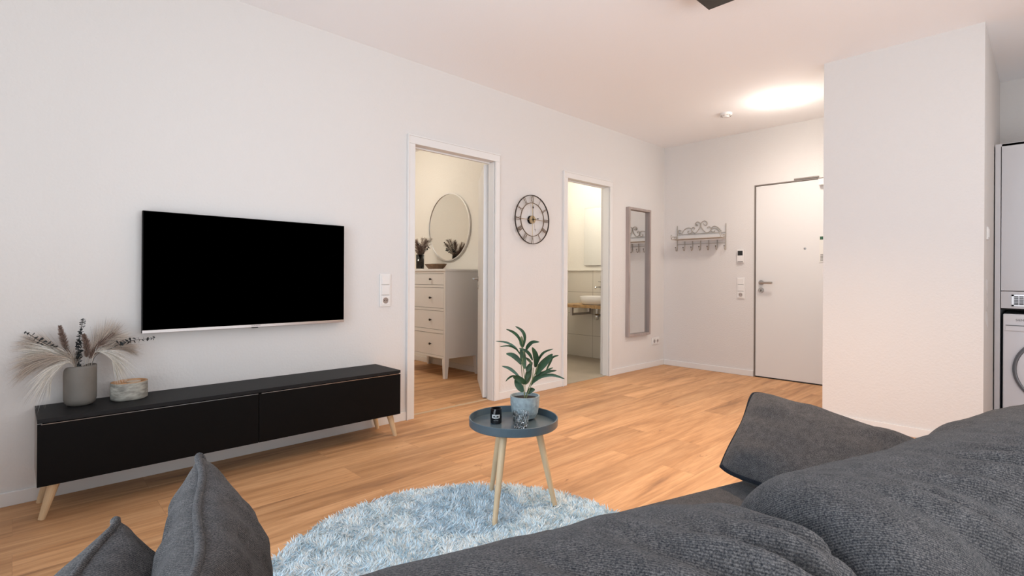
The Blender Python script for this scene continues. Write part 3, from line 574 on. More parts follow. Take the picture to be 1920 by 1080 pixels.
for k in range(7):
    yy = y0 + (y1 - y0) * k / 6
    obj('hook', TB(smoothpath([(-.010, yy, z_sh - .02), (-.012, yy, z_sh - .10), (-.025, yy, z_sh - .128), (-.045, yy, z_sh - .12), (-.052, yy, z_sh - .095)], 4), .0042, seg=6), M['rack'], r, smooth=True)
    obj('hook_tip', LA([(0, -.006), (.005, -.004), (.0065, 0), (.005, .004), (0, .006)], seg=8, c=(-.052, yy, z_sh - .09)), M['iron'], r, smooth=True)
# ------------------------------------------------------------------ ceiling things
r = thing('ceiling_lamp', 'glowing round white ceiling lamp over the hallway', 'ceiling lamp', (-.82, -1.58, H)); r2_ = .135
obj('mount_ring', LA([(r2_ - .012, 0), (r2_ - .012, -.010), (0, -.010)], seg=48), M['plastic'], r, smooth=False)
obj('diffuser', LA([(r2_ - .02, -.0102), (r2_, -.012), (r2_, -.03), (r2_ - .02, -.042), (.05, -.05), (0, -.051)], seg=48), M['lampglow'], r, smooth=True)
r = thing('smoke_detector', 'small round white smoke detector on the hallway ceiling', 'smoke detector', (-.765, -1.075, H))
obj('housing', LA([(0, 0), (.055, 0), (.055, -.016), (.048, -.024), (.030, -.026), (.028, -.036), (0, -.038)], seg=32), M['plastic'], r)
bm = bmesh.new()
for k in range(10):
    a = k * math.pi / 5; box(bm, .044 * math.cos(a) - .004, .044 * math.cos(a) + .004, .044 * math.sin(a) - .004, .044 * math.sin(a) + .004, -.0262, -.0225)
obj('vent_slot', bm, M['ink'], r)
# square anthracite ceiling light whose corner reaches into the picture
lc = at(1329, 19, 2, 2.50); S_ = .42
r = thing('ceiling_light', 'square anthracite ceiling light, only its corner in view at the top edge', 'ceiling lamp', (lc.x - S_ / 2, lc.y - S_ / 2, H))
obj('canopy', BX(-.06, .06, -.06, .06, -.055, 0), M['lampdark'], r, bevel=.003); obj('plate', BX(-S_ / 2, S_ / 2, -S_ / 2, S_ / 2, -.08, -.055), M['lampdark'], r, bevel=.002)
obj('spot_head', LA([(0, -.081), (.035, -.081), (.04, -.10), (.034, -.101), (0, -.09)], seg=24, c=(-.08, -.08, 0)), M['lampdark'], r)
# ------------------------------------------------------------------ niche cabinet, washing machine
NX = -.60; yA = -2.926; yB = -2.955; yW = -3.62; NT = 1.98
r = thing('niche_cabinet', 'tall pale grey cabinet around the washing machine at the right edge', 'cabinet', (NX, yA, 0))
def nb(x0, x1, ya, yb, z0, z1): return BX(x0 - NX, x1 - NX, ya - yA, yb - yA, z0, z1)
obj('side_panel', nb(NX, -.003, yB, yA, 0, NT), M['cab'], r, bevel=.001); obj('side_panel', nb(NX, -.003, yW - .03, yW, 0, NT), M['cab'], r, bevel=.001)
obj('top_panel', nb(NX, -.003, yW, yB, NT - .02, NT), M['cab'], r, bevel=.001); obj('back_panel', nb(-.012, -.004, yW, yB, 0, NT - .02), M['gapdark'], r)
obj('inner_shelf', nb(NX + .03, -.013, yW + .001, yB - .001, .815, .83), M['gapdark'], r)
obj('door', nb(NX, NX + .019, yW + .003, yB - .004, .949, NT - .003), M['cab'], r, bevel=.001)
fp = obj('filler_panel', nb(NX, NX + .019, yW + .003, yB - .004, .826, .944), M['cab'], r, bevel=.001)
gy0, gy1, gz0, gz1 = -3.40, -3.013, .842, .922
bm = bmesh.new(); X0 = -.0035
for b in ((gy0, gy1, gz1 - .010, gz1), (gy0, gy1, gz0, gz0 + .010), (gy0, gy0 + .012, gz0, gz1), (gy1 - .012, gy1, gz0, gz1)): box(bm, X0, .0, b[0] - yA, b[1] - yA, b[2], b[3])
for k in range(1, 8): box(bm, X0 + .001, 0, gy0 - yA, gy1 - yA, gz0 + .010 + k * .0075 - .001, gz0 + .010 + k * .0075 + .001)
y = gy1 - .036
while y > gy0: box(bm, X0 + .0005, 0, y - .0015 - yA, y + .0015 - yA, gz0, gz1); y -= .026
obj('vent_grille', bm, M['silver'], fp)
obj('grille_recess', BX(-.0012, -.0001, gy0 + .01 - yA, gy1 - .01 - yA, gz0 + .01, gz1 - .01), M['gapdark'], fp)
WYc = -3.268; r = thing('washing_machine', 'white front-loading washing machine standing in the pale niche cabinet', 'washing machine', (NX + .005, WYc, 0))
hw = .298
obj('body', BX(0, .56, -hw, hw, .008, .787), M['washer'], r, bevel=.006); 
obj('control_panel', BX(-.006, 0, -hw + .002, hw - .002, .668, .78), M['washer'], r, bevel=.002)
obj('detergent_drawer', BX(-.010, -.006, .12, hw - .012, .672, .718), M['washer'], r, bevel=.002); obj('drawer_grip', BX(-.0125, -.010, .125, hw - .014, .706, .711), M['rub'], r)
text_mesh('brand_mark', 'SIEMENS', .021, M['ink'], r, Matrix.Translation((-.0072, .195, .746)) @ Matrix.Rotation(R(-90), 4, 'Z') @ Matrix.Rotation(R(90), 4, 'X'))
obj('program_dial', LA([(0, -.03), (.028, -.028), (.032, -.006)], seg=32, c=(0, -.02, .725), axis='x'), M['chrome'], r, smooth=True); obj('display', BX(-.0075, -.0061, -.25, -.09, .70, .75), M['gapdark'], r)
dcz, dr = .41, .235
dd = obj('door', LA([(.212, -.020), (.217, -.026), (.224, -.026), (dr, -.012), (dr, 0)], seg=64, c=(0, .015, dcz), axis='x'), M['drum'], r, smooth=True)
obj('door_glass', LA([(0, -.018), (.12, -.020), (.19, -.022), (.2125, -.019)], seg=64, c=(0, .015, dcz), axis='x'), M['washer'], dd, smooth=True)
obj('plinth', BX(-.001, .0, -hw, hw, .008, .09), M['washer'], r)
# ------------------------------------------------------------------ bedroom: chest of drawers and what stands on it
KX0, KX1, KY0, KY1, KZ = -2.469, -2.016, 1.014, 1.93, 1.108
r = thing('chest_of_drawers', 'white chest of drawers on tapered legs behind the bedroom doorway', 'chest of drawers', (KX0, KY0, 0))
def kb(x0, x1, y0, y1, z0, z1): return BX(x0 - KX0, x1 - KX0, y0 - KY0, y1 - KY0, z0, z1)
obj('carcass', kb(KX0 + .018, KX1, KY0, KY1, .20, 1.085), M['white'], r, bevel=.002)
obj('top', kb(KX0 - .008, KX1, KY0 - .008, KY1 + .008, 1.085, KZ), M['white'], r, bevel=.003)
bm = bmesh.new(); x0, x1 = 0, .018
for z0, z1 in ((.20, .222), (.450, .486), (.681, .706), (.917, .944), (1.062, 1.085)): box(bm, x0, x1, .03, KY1 - KY0 - .03, z0, z1)
box(bm, x0, x1, 0, .028, .20, 1.085); box(bm, x0, x1, KY1 - KY0 - .028, KY1 - KY0, .20, 1.085); obj('front_frame', bm, M['white'], r, bevel=.001)
obj('gap_lining', BX(.012, .0178, .029, KY1 - KY0 - .029, .205, 1.08), M['gapdark'], r)
for z0, z1 in ((.222, .450), (.486, .681), (.706, .917), (.944, 1.062)):
    d = obj('drawer', BX(.002, .0115, .032, KY1 - KY0 - .032, z0 + .0035, z1 - .0035), M['white'], r, bevel=.001)
    for yy in (.245, .67): obj('knob', LA([(0, -.026), (.011, -.024), (.012, -.016), (.006, -.012), (.005, .002)], seg=14, c=(.002, yy, (z0 + z1) / 2), axis='x'), M['iron'], d, smooth=True)
for lx, ly in ((0, 0), (0, 1), (1, 0), (1, 1)):
    bm = bmesh.new(); s0, s1 = .052, .034; ox = 0 if lx == 0 else KX1 - KX0; oy = 0 if ly == 0 else KY1 - KY0; sx, sy = (1 if lx == 0 else -1), (1 if ly == 0 else -1)
    vs = [bm.verts.new((ox + sx * a, oy + sy * b, z)) for z, s in ((0, s1), (.20, s0)) for a, b in ((0, 0), (s, 0), (s, s), (0, s))]
    for f in ((0, 1, 2, 3), (4, 5, 6, 7), (0, 1, 5, 4), (1, 2, 6, 5), (2, 3, 7, 6), (3, 0, 4, 7)): bm.faces.new([vs[i] for i in f])
    obj('leg', bm, M['white'], r, bevel=.001)
r = thing('round_mirror', 'round thin-framed mirror on the bedroom wall above the chest of drawers', 'mirror', (BXR, 1.57, 1.597))
obj('rim', LA([(.383, 0), (.388, 0), (.388, -.022), (.376, -.022), (.376, -.016), (.383, -.014)], seg=72, axis='x'), M['lightsilver'], r); obj('glass', LA([(0, -.015), (.377, -.015), (.38, -.004), (0, -.004)], seg=72, axis='x'), M['mirror'], r)
fl = Vector((-2.27, 1.76, KZ)); r = thing('flower_vase', 'slim clear glass vase of dried flowers on the chest of drawers', 'vase', fl)
obj('body', LA([(0, 0), (.045, 0), (.045, .008), (.047, .17), (.045, .17), (.042, .012), (0, .012)], seg=28), M['clear'], r, smooth=True)
obj('filling', LA([(0, .013), (.034, .013), (.036, .13), (0, .14)], seg=12), mat('dark_stems_in_water', (.16, .19, .18, 1), .6, var=.6, vscale=50), r)
for i in range(16):
    a = random.uniform(0, 2 * math.pi); sp_ = random.uniform(.05, .15); hgt = random.uniform(.25, .37) ; tip = fl + Vector((math.cos(a) * sp_, math.sin(a) * sp_, hgt)); b0 = fl + Vector((math.cos(a) * .012, math.sin(a) * .012, .02)); mid = fl + Vector((math.cos(a) * .02, math.sin(a) * .02, .17))
    if i % 3 == 0:
        P = smoothpath([b0, mid, tip], 8); q = thing('eucalyptus_sprig', 'dark dried eucalyptus in the glass vase on the chest of drawers', 'dried eucalyptus', b0, 0, 'dried eucalyptus in the bedroom vase'); PL = [p - b0 for p in P]
        obj('stalk', TB(PL, .0015, seg=4), M['euc'], q); bm = bmesh.new()
        for k in range(14):
            f = .45 + .55 * k / 13; ii = min(int(f * (len(PL) - 1)), len(PL) - 2); p = PL[ii]; d = Vector((random.gauss(0, 1), random.gauss(0, 1), random.gauss(0, 1))).normalized(); s = d.orthogonal().normalized()
            vs = [bm.verts.new(p + d * .012 + (d * math.cos(z * math.pi / 3) + s * math.sin(z * math.pi / 3)) * .010) for z in range(6)]; bm.faces.new(vs)
        obj('foliage', bm, M['euc'], q)
    else:
        plume('beige feathery dried grass in the glass vase on the chest of drawers', [b0, mid, tip], .42, 170, .07, .7, M['plumeb'] if i % 3 == 1 else M['plume'], w=.0013, droop=.1, ymax=9, group='dried grasses in the bedroom vase')
bo = Vector((-2.24, 1.50, KZ)); r = thing('wooden_bowl', 'long dark wooden bowl on the chest of drawers', 'bowl', bo)
bm = bmesh.new(); n = 36; rs = []
for s, z in ((.55, 0), (.62, .003), (.88, .04), (1, .062), (.96, .062), (.8, .035), (.5, .012)): rs.append([bm.verts.new((.085 * s * math.cos(2 * math.pi * k / n), .175 * s * math.sin(2 * math.pi * k / n), z)) for k in range(n)])
for A, B in zip(rs, rs[1:]):
    for k in range(n): bm.faces.new((A[k], A[(k + 1) % n], B[(k + 1) % n], B[k]))
bm.faces.new(rs[0][::-1]); bm.faces.new(rs[-1]); obj('shell', bm, M['bowl'], r, smooth=False)
# ------------------------------------------------------------------ bathroom
TX = -.246
r = thing('washbasin_counter', 'oak slab counter on metal brackets seen through the bathroom doorway', 'counter', (TX, .72, 0))
bm = bmesh.new(); N_ = 20; T_ = []; B_ = []
for i in range(N_ + 1):
    y = .37 - .74 * i / N_; x = -.44 - .012 * math.sin(i * 1.3) - .006 * math.sin(i * 2.9)
    T_.append((x, y)); 
for i in range(N_):
    (xa, ya), (xb, yb) = T_[i], T_[i + 1]
    v = [bm.verts.new(p) for p in ((xa, ya, .70), (0, ya, .70), (0, yb, .70), (xb, yb, .70), (xa + .01, ya, .665), (0, ya, .665), (0, yb, .665), (xb + .01, yb, .665))]
    for f in ((0, 1, 2, 3), (7, 6, 5, 4), (0, 3, 7, 4), (1, 5, 6, 2)) + (((0, 4, 5, 1),) if i == 0 else ()) + (((3, 2, 6, 7),) if i == N_ - 1 else ()): bm.faces.new([v[q] for q in f])
bmesh.ops.remove_doubles(bm, verts=bm.verts[:], dist=1e-5); obj('slab', bm, M['counter'], r)
for yy in (.19, -.27):
    bm = bmesh.new(); box(bm, -.375, -.345, yy - .015, yy + .015, .562, .664); box(bm, -.345, -.0, yy - .015, yy + .015, .562, .59); box(bm, -.03, 0, yy - .015, yy + .015, .59, .664); box(bm, -.345, -.03, yy - .015, yy + .015, .650, .664)
    obj('bracket', bm, M['silver'], r, bevel=.001)
r = thing('washbasin', 'round white ceramic washbasin on the oak counter', 'washbasin', (-.47, .64, .70))
obj('bowl', LA([(0, 0), (.16, 0), (.185, .02), (.20, .10), (.194, .104), (.188, .098), (.17, .03), (.08, .02), (0, .018)], seg=48), M['ceramic'], r, smooth=True)
r = thing('basin_tap', 'chrome wall tap above the round washbasin', 'tap', (TX, .735, .93))
obj('back_plate', BX(-.008, 0, -.03, .0, -.055, .13), M['iron'], r, bevel=.002); obj('spout', TB([(-.004, -.01, -.02), (-.11, .0, -.02), (-.12, .0, -.035)], .010, seg=10), M['chrome'], r); obj('lever', TB([(-.004, -.01, .045), (-.06, .0, .05)], .006, seg=8), M['chrome'], r)
r = thing('drain_trap', 'chrome drain pipework below the oak counter', 'pipe', (-.40, .68, .664))
obj('down_pipe', TB([(0, 0, 0), (0, 0, -.14)], .016, seg=14), M['chrome'], r); obj('trap', LA([(0, -.16), (.026, -.15), (.028, -.09), (.016, -.08)], seg=20), M['chrome'], r, smooth=True); obj('waste_pipe', TB([(0, 0, -.10), (.08, -.01, -.10), (.152, -.01, -.10)], .014, seg=12), M['steel'], r)
obj('wall_rosette', LA([(.016, 0), (.035, -.002), (.033, -.012), (.016, -.014)], seg=24, c=(.1535, -.01, -.10), axis='x'), M['chrome'], r)
r = thing('bathroom_mirror', 'rectangular frameless mirror on the bathroom wall above the washbasin', 'mirror', (-.2301, .70, 1.187))
obj('backing', BX(-.02, 0, -.30, .30, 0, .736), M['silver'], r, bevel=.001); obj('glass', BX(-.0225, -.0201, -.298, .298, .002, .734), M['mirror'], r)
struct('trim_1', BX(-.262, -.2301, T, 1.27, 1.1205, 1.136), M['bedwall'])
# ------------------------------------------------------------------ rug
RC = Vector((-4.43, -1.80, 0)); RR = .725
r = thing('shaggy_rug', 'round light blue grey shaggy rug under the little round table', 'rug', RC)
obj('backing', LA([(0, .001), (RR - .02, .001), (RR - .01, .008), (0, .008)], seg=72), mat('rug_backing', (.45, .52, .56, 1), .95), r)
import numpy as np
rng = np.random.default_rng(3); nt_f = 42000
rad = RR * np.sqrt(rng.random(nt_f)); th = rng.random(nt_f) * 2 * np.pi; px = rad * np.cos(th); py = rad * np.sin(th)
# clumps: direction field from low frequency noise
def field(sc_, off): return np.array([mnoise.noise(Vector((a * sc_, b * sc_, off))) for a, b in zip(px, py)])
fx = field(19, 0.); fy = field(19, 7.3); f2 = field(4, 3.1)
az = np.arctan2(fy, fx) * 1.0 + rng.normal(0, .55, nt_f) ; lean = np.clip(.75 + f2 * .6 + rng.normal(0, .2, nt_f), .25, 1.35); L0 = rng.uniform(.017, .030, nt_f)
wd = rng.uniform(.0012, .0021, nt_f); rot = rng.random(nt_f) * np.pi
V = np.zeros((nt_f, 7, 3)); h = np.array([0, .55, 1.0])
for s in range(3):
    lx = L0 * np.sin(lean) * (h[s] ** 1.5); lz = L0 * np.cos(lean * .9) * h[s] * (1 - .12 * h[s]) + .004
    cxp = px + np.cos(az) * lx; cyp = py + np.sin(az) * lx; ww = wd * (1, 1.15, 0)[s]
    if s < 2:
        V[:, 3 * s, :] = np.stack([cxp + np.cos(rot) * ww, cyp + np.sin(rot) * ww, lz], 1)
        V[:, 3 * s + 1, :] = np.stack([cxp + np.cos(rot + 2.09) * ww, cyp + np.sin(rot + 2.09) * ww, lz], 1)
        V[:, 3 * s + 2, :] = np.stack([cxp + np.cos(rot + 4.19) * ww, cyp + np.sin(rot + 4.19) * ww, lz], 1)
    else: V[:, 6, :] = np.stack([cxp, cyp, lz], 1)
fc = np.array([[0, 1, 4, 3], [1, 2, 5, 4], [2, 0, 3, 5]]); ft = np.array([[3, 4, 6], [4, 5, 6], [5, 3, 6]]); faces = []
for i in range(nt_f):
    o7 = 7 * i; faces += [tuple(q + o7) for q in fc] + [tuple(q + o7) for q in ft]
me = bpy.data.meshes.new('pile'); me.from_pydata(V.reshape(-1, 3).tolist(), [], faces)
ca = me.color_attributes.new('tone', 'FLOAT_COLOR', 'POINT'); tone = rng.normal(1, .09, nt_f); wm = rng.random(nt_f)
c_a = np.array([.55, .70, .79]); c_b = np.array([.80, .78, .73]); base_c = c_a + (c_b - c_a) * (wm[:, None] ** 2.0); base_c = np.clip(base_c * tone[:, None], 0, .9)
cc = np.ones((nt_f, 7, 4)); cc[:, :, :3] = base_c[:, None, :]; ca.data.foreach_set('color', cc.reshape(-1)); me.materials.append(M['pile'])
po = bpy.data.objects.new('pile', me); COL.objects.link(po); po.parent = r; po['kind'] = 'stuff'
# ------------------------------------------------------------------ little round table and what stands on it
TC = Vector((-3.985, -1.535, 0)); TR = .197; TZ = .402; tr_in = .372
r = thing('tray_table', 'small round blue grey tray table on three pale wooden legs', 'side table', TC)
obj('tray', LA([(0, tr_in - .008), (TR - .004, tr_in - .008), (TR, tr_in - .004), (TR + .001, TZ - .002), (TR - .001, TZ), (TR - .004, TZ - .001), (TR - .006, tr_in), (0, tr_in)], seg=96), M['tray'], r, bevel=0, smooth=False)
for f in ((-4.180, -1.628), (-3.861, -1.673), (-3.963, -1.365)):
    d = Vector((f[0], f[1], 0)) - Vector((-4.0, -1.555, 0)); d.normalize(); tp = Vector((-3.992, -1.545, 0)) - TC + d * .105; bt_ = Vector((f[0], f[1], 0)) - TC
    obj('leg', TB([(bt_.x, bt_.y, .012), (tp.x, tp.y, tr_in - .009)], [.0105, .0165], seg=18), M['pine'], r, smooth=False)
# plant
PC = at(984, 785, 2, tr_in); r = thing('potted_plant', 'long-leaved green plant in a speckled grey pot on the round table', 'plant', (PC.x, PC.y, tr_in), YAW - R(90))
ph_ = .108
obj('pot', LA([(0, 0.004), (.040, .004), (.050, .010), (.060, .03), (.066, .07), (.068, ph_), (.062, ph_), (.060, ph_ - .02), (0, ph_ - .02)], seg=48), M['pot'], r, smooth=False)
obj('foot', LA([(0, 0), (.038, 0), (.038, .006), (0, .006)], seg=32), M['gapdark'], r)
obj('soil', LA([(0, ph_ - .012), (.0605, ph_ - .014), (.0605, ph_ - .018), (0, ph_ - .018)], seg=32), M['soil'], r)
k_ = .000571
def lp(x, y, d): return Vector(((x - 603) * k_, d, ph_ + (668 - y) * k_))
stems = [[(600, 690, 0), (602, 560, .0), (588, 440, .01), (580, 310, .02), (583, 215, .02)], [(608, 690, .01), (640, 590, .0), (685, 480, -.02), (704, 415, -.03)], [(612, 690, -.01), (655, 560, -.02), (668, 440, -.02)], [(600, 690, .01), (585, 560, .03), (572, 430, .03)]]
for s in stems: obj('stem', TB(smoothpath([lp(*p) for p in s], 5), [.0022] * 3 + [.0017] * 50, seg=6) if 0 else TB(smoothpath([lp(*p) for p in s], 5), .0019, seg=6), M['stemg'], r)
def leafm(pts, wpx, twist):
    P = smoothpath(pts, 4); n = len(P); bm = bmesh.new(); rows = []
    for i, p in enumerate(P):
        t = i / (n - 1); tg = (P[min(i + 1, n - 1)] - P[max(i - 1, 0)]).normalized(); view = Vector((math.sin(twist), -math.cos(twist), 0)); sd = tg.cross(view)
        sd = sd.normalized() if sd.length > .05 else Vector((1, 0, 0)); w = wpx * k_ * .5 * max(.04, math.sin(math.pi * min(1, t * .93 + .05)) ** .75); up_ = sd.cross(tg).normalized()
        rows.append([bm.verts.new(p - sd * w + up_ * w * .35), bm.verts.new(p), bm.verts.new(p + sd * w + up_ * w * .35)])
    for A, B in zip(rows, rows[1:]):
        bm.faces.new((A[0], A[1], B[1], B[0])); bm.faces.new((A[1], A[2], B[2], B[1]))
    return bm
LV = [([(588, 280), (598, 200), (575, 145), (522, 108)], 26, .3), ([(578, 275), (550, 200), (505, 155), (450, 130)], 24, -.2), ([(562, 340), (520, 285), (450, 250), (362, 245)], 18, .2), ([(560, 325), (520, 285), (470, 262), (400, 266)], 15, -.5),
      ([(572, 425), (545, 385), (500, 350), (450, 340)], 42, .3), ([(560, 520), (515, 480), (470, 452), (415, 440)], 26, 0), ([(603, 575), (580, 545), (530, 512), (500, 380)][:3] + [(505, 508)], 46, .2), ([(528, 512), (500, 508), (470, 520), (447, 541)], 16, .2),
      ([(590, 640), (565, 610), (540, 570), (530, 520)], 56, .2), ([(610, 310), (625, 270), (660, 232), (712, 226)], 30, -.2), ([(582, 290), (572, 250), (575, 205)], 36, .1), ([(602, 455), (590, 400), (585, 350), (592, 315)], 50, .1), ([(575, 370), (570, 330), (565, 290)], 34, .5),
      ([(685, 442), (690, 380), (678, 320), (655, 268)], 46, .1), ([(662, 385), (640, 340), (605, 305), (553, 285)], 26, .3), ([(705, 415), (718, 360), (755, 310), (822, 280)], 20, .1), ([(690, 500), (720, 440), (770, 380), (820, 328)], 62, .2),
      ([(770, 470), (800, 400), (820, 355), (868, 337)], 22, .4), ([(742, 492), (770, 470), (800, 452), (828, 440)], 16, .1), ([(650, 592), (690, 530), (760, 492), (862, 478)], 34, .1), ([(660, 575), (730, 515), (820, 495), (915, 520)], 26, .0),
      ([(606, 560), (620, 510), (640, 470), (655, 430)], 48, .4), ([(618, 480), (630, 450), (662, 405)], 42, .2), ([(628, 655), (645, 625), (683, 622)], 44, .2), ([(650, 420), (640, 400), (612, 378)], 24, .2), ([(600, 580), (625, 540), (655, 480)], 50, .5)]
for i, (pts, wpx, tw) in enumerate(LV):
    d0 = random.uniform(-.012, .012); d1_ = random.uniform(-.06, .06); n = len(pts)
    obj('leaf', leafm([lp(x, y, d0 + (d1_ - d0) * j / (n - 1)) for j, (x, y) in enumerate(pts)], wpx, tw), M['leaf'], r, smooth=True)
# tumbler and candle
GC = at(976, 801, 2, tr_in); r = thing('tumbler', 'clear cut-glass tumbler in front of the plant pot on the round table', 'glass', (GC.x, GC.y, tr_in))
bm = bmesh.new(); n = 32; rs = []
for j, (rr_, z) in enumerate(((.024, 0), (.029, .002), (.031, .012), (.032, .024), (.033, .036), (.034, .048), (.0345, .060), (.0345, .068), (.0325, .068), (.032, .05), (.030, .02), (.028, .012))):
    rs.append([bm.verts.new(((rr_ + (.0012 * (1 if (k + j) % 2 else -1) if 1 < j < 7 else 0)) * math.cos(2 * math.pi * k / n), (rr_ + (.0012 * (1 if (k + j) % 2 else -1) if 1 < j < 7 else 0)) * math.sin(2 * math.pi * k / n), z)) for k in range(n)])
for A, B in zip(rs, rs[1:]):
    for k in range(n): bm.faces.new((A[k], A[(k + 1) % n], B[(k + 1) % n], B[k]))
bm.faces.new(rs[0][::-1]); bm.faces.new(rs[-1]); obj('glass_body', bm, M['clear'], r, smooth=False)
KC = at(930, 793, 2, tr_in); r = thing('jar_candle', 'small black jar candle with a white patterned label on the round table', 'candle', (KC.x, KC.y, tr_in), YAW - R(90))
bm = bmesh.new(); n = 40; rs = []
for rr_, z, fl_ in ((.020, 0, 0), (.025, .003, 0), (.0255, .040, 0), (.025, .044, 0), (.0245, .066, 1), (.0225, .067, 1), (.022, .046, 0), (0.004, .045, 0)):
    rs.append([bm.verts.new(((rr_ - (.0014 if fl_ and k % 4 < 2 else 0)) * math.cos(2 * math.pi * k / n), (rr_ - (.0014 if fl_ and k % 4 < 2 else 0)) * math.sin(2 * math.pi * k / n), z)) for k in range(n)])
for A, B in zip(rs, rs[1:]):
    for k in range(n): bm.faces.new((A[k], A[(k + 1) % n], B[(k + 1) % n], B[k]))
bm.faces.new(rs[0][::-1]); bm.faces.new(rs[-1]); obj('jar', bm, M['jar'], r, smooth=False)
def curved(x0, x1, z0f, z1f, rad, m, name, nseg=14):
    bm = bmesh.new(); A = []; B = []
    for i in range(nseg + 1):
        x = x0 + (x1 - x0) * i / nseg; a = x / rad - math.pi / 2; A.append(bm.verts.new((rad * math.cos(a), rad * math.sin(a), z0f(x)))); B.append(bm.verts.new((rad * math.cos(a), rad * math.sin(a), z1f(x))))
    for i in range(nseg): bm.faces.new((A[i], A[i + 1], B[i + 1], B[i]))
    bmesh.ops.solidify(bm, geom=bm.faces[:], thickness=-.0002)
    return obj(name, bm, m, r)
curved(-.019, .019, lambda x: .026 - .004 * abs(x) / .019 * -1 - .002, lambda x: .043, .0262, M['wax_label'], 'label')
curved(-.014, -.0015, lambda x: .034 - .003 * math.sin((x + .014) / .0125 * math.pi), lambda x: .034 + .0035 * math.sin((x + .014) / .0125 * math.pi), .0266, M['gapdark'], 'label_mark'); curved(.0015, .014, lambda x: .034 - .003 * math.sin((x - .0015) / .0125 * math.pi), lambda x: .034 + .0035 * math.sin((x - .0015) / .0125 * math.pi), .0266, M['gapdark'], 'label_mark')
curved(-.0012, .0012, lambda x: .027, lambda x: .032, .0266, M['gapdark'], 'label_mark', 2); curved(-.011, .011, lambda x: .0165, lambda x: .0178, .0262, M['wax_label'], 'label_line')
# ------------------------------------------------------------------ sofa (own frame: u along the seat, v towards the television)
SA = R(-17); U = Vector((math.cos(SA), math.sin(SA), 0)); Vv = Vector((-math.sin(SA), math.cos(SA), 0)); U0, V0 = -3.75, -4.1
def W(u, v, z=0): return U * u + Vv * v + Vector((0, 0, z))
sofa = thing('sofa', 'charcoal fabric sofa seen from behind with puffy crumpled back cushions', 'sofa', W(U0, V0), SA)
def sb(u0, u1, v0, v1, z0, z1): return BX(u0 - U0, u1 - U0, v0 - V0, v1 - V0, z0, z1)
obj('base_frame', sb(-4.85, -2.62, -4.62, -3.66, .10, .27), M['fabric'], sofa, bevel=.02, seg=4)
obj('backrest', sb(-4.85, -2.62, -4.64, -4.47, .27, .70), M['fabric'], sofa, bevel=.03, seg=5)
obj('armrest', sb(-4.88, -4.72, -4.63, -3.64, .10, .50), M['fabric'], sofa, bevel=.03, seg=5); obj('armrest', sb(-2.76, -2.60, -4.63, -3.64, .10, .48), M['fabric'], sofa, bevel=.03, seg=5)
for a, b in ((-4.715, -3.742), (-3.738, -2.765)): obj('seat_cushion', sb(a, b, -4.46, -3.605, .272, .42), M['fabric'], sofa, bevel=.035, seg=6)
for u in (-4.75, -2.72):
    for v in (-4.55, -3.75): obj('leg', TB([(u - U0, v - V0, 0), (u - U0, v - V0, .10)], [.014, .02], seg=14), M['pine'], sofa)
def back_cushion(name, u0, u1, vc, z0, z1, th, folds, seed, parent, lean=.10, nu=260, nt=120, ex=2.6, endp=5):
    bm = bmesh.new(); cu, hu = (u0 + u1) / 2, (u1 - u0) / 2; cz, hz = (z0 + z1) / 2, (z1 - z0) / 2; rows = []
    for i in range(nu + 1):
        s = -1 + 2 * i / nu; ss = math.sin(s * math.pi / 2) * .35 + s * .65
        e = max(0.02, (1 - abs(ss) ** endp)) ** (1 / 2.6); row = []
        for k in range(nt):
            a = 2 * math.pi * k / nt; c, d = math.cos(a), math.sin(a)
            y = (abs(c) ** (2 / ex)) * (1 if c > 0 else -1) * th / 2; z = (abs(d) ** (2 / ex)) * (1 if d > 0 else -1) * hz
            ez = 1 - (1 - e) * .35; y *= e; z *= ez
            P = Vector((cu + ss * hu, vc + y - (z) * lean, cz + z))
            nrm = Vector((0, y / (th / 2) ** 2, z / hz ** 2 + 1e-6)).normalized()
            # arclength coordinate measured from the crest down the back
            back = (a - math.pi / 2) / (math.pi / 2)   # 0 crest, 1 rear middle, -1 front
            dsp = 0.0
            for (fu, slope, curv, wdt, amp, b0, b1) in folds:
                if b0 - .3 < back < b1 + .3:
                    line = fu + slope * back + curv * back * back; q = (P.x - line) / wdt; env = 1 / (1 + math.exp(-(back - b0) * 14)) / (1 + math.exp((back - b1) * 9))
                    dsp += amp * math.exp(-q * q) * env
            dsp += .006 * mnoise.noise(Vector((P.x * 7 + seed, P.y * 7, P.z * 7))) + .0022 * mnoise.noise(Vector((P.x * 25 + seed, P.y * 25, P.z * 22)))
            row.append(bm.verts.new(P + nrm * dsp - Vector((U0, V0, 0))))
        rows.append(row)
    for A, B in zip(rows, rows[1:]):
        for k in range(nt): bm.faces.new((A[k], A[(k + 1) % nt], B[(k + 1) % nt], B[k]))
    bm.faces.new(rows[0]); bm.faces.new(rows[-1][::-1])
    return obj(name, bm, M['fabric'], parent, smooth=True)
random.seed(11)
random.seed(23)
def crumple(us, seed_):
    out = []; rg = random.Random(seed_)
    for (fu, sl, am) in us:
        out.append((fu, sl, .03, .021 * rg.uniform(.8, 1.3), am * 2.3, .13, rg.uniform(.9, 1.4)))            # soft ridge
        out.append((fu + .026, sl * 1.05, .03, .010, -am * 1.7, .11, rg.uniform(.7, 1.2)))      # tight crease beside it
        out.append((fu - .026, sl * .9, .02, .010, -am * .8, .12, rg.uniform(.5, .9)))
    return out
FA = crumple([(-3.955, .10, .010), (-4.01, .16, .011), (-4.085, .20, .012), (-4.15, .17, .007), (-4.23, .20, .010), (-4.33, .15, .006)], 3)
FB = crumple([(-3.80, .16, .006), (-3.72, .26, .008), (-3.64, .30, .007), (-3.58, .27, .010), (-3.52, .27, .008), (-3.44, .24, .009), (-3.37, .2, .007), (-3.30, .18, .008)], 8)
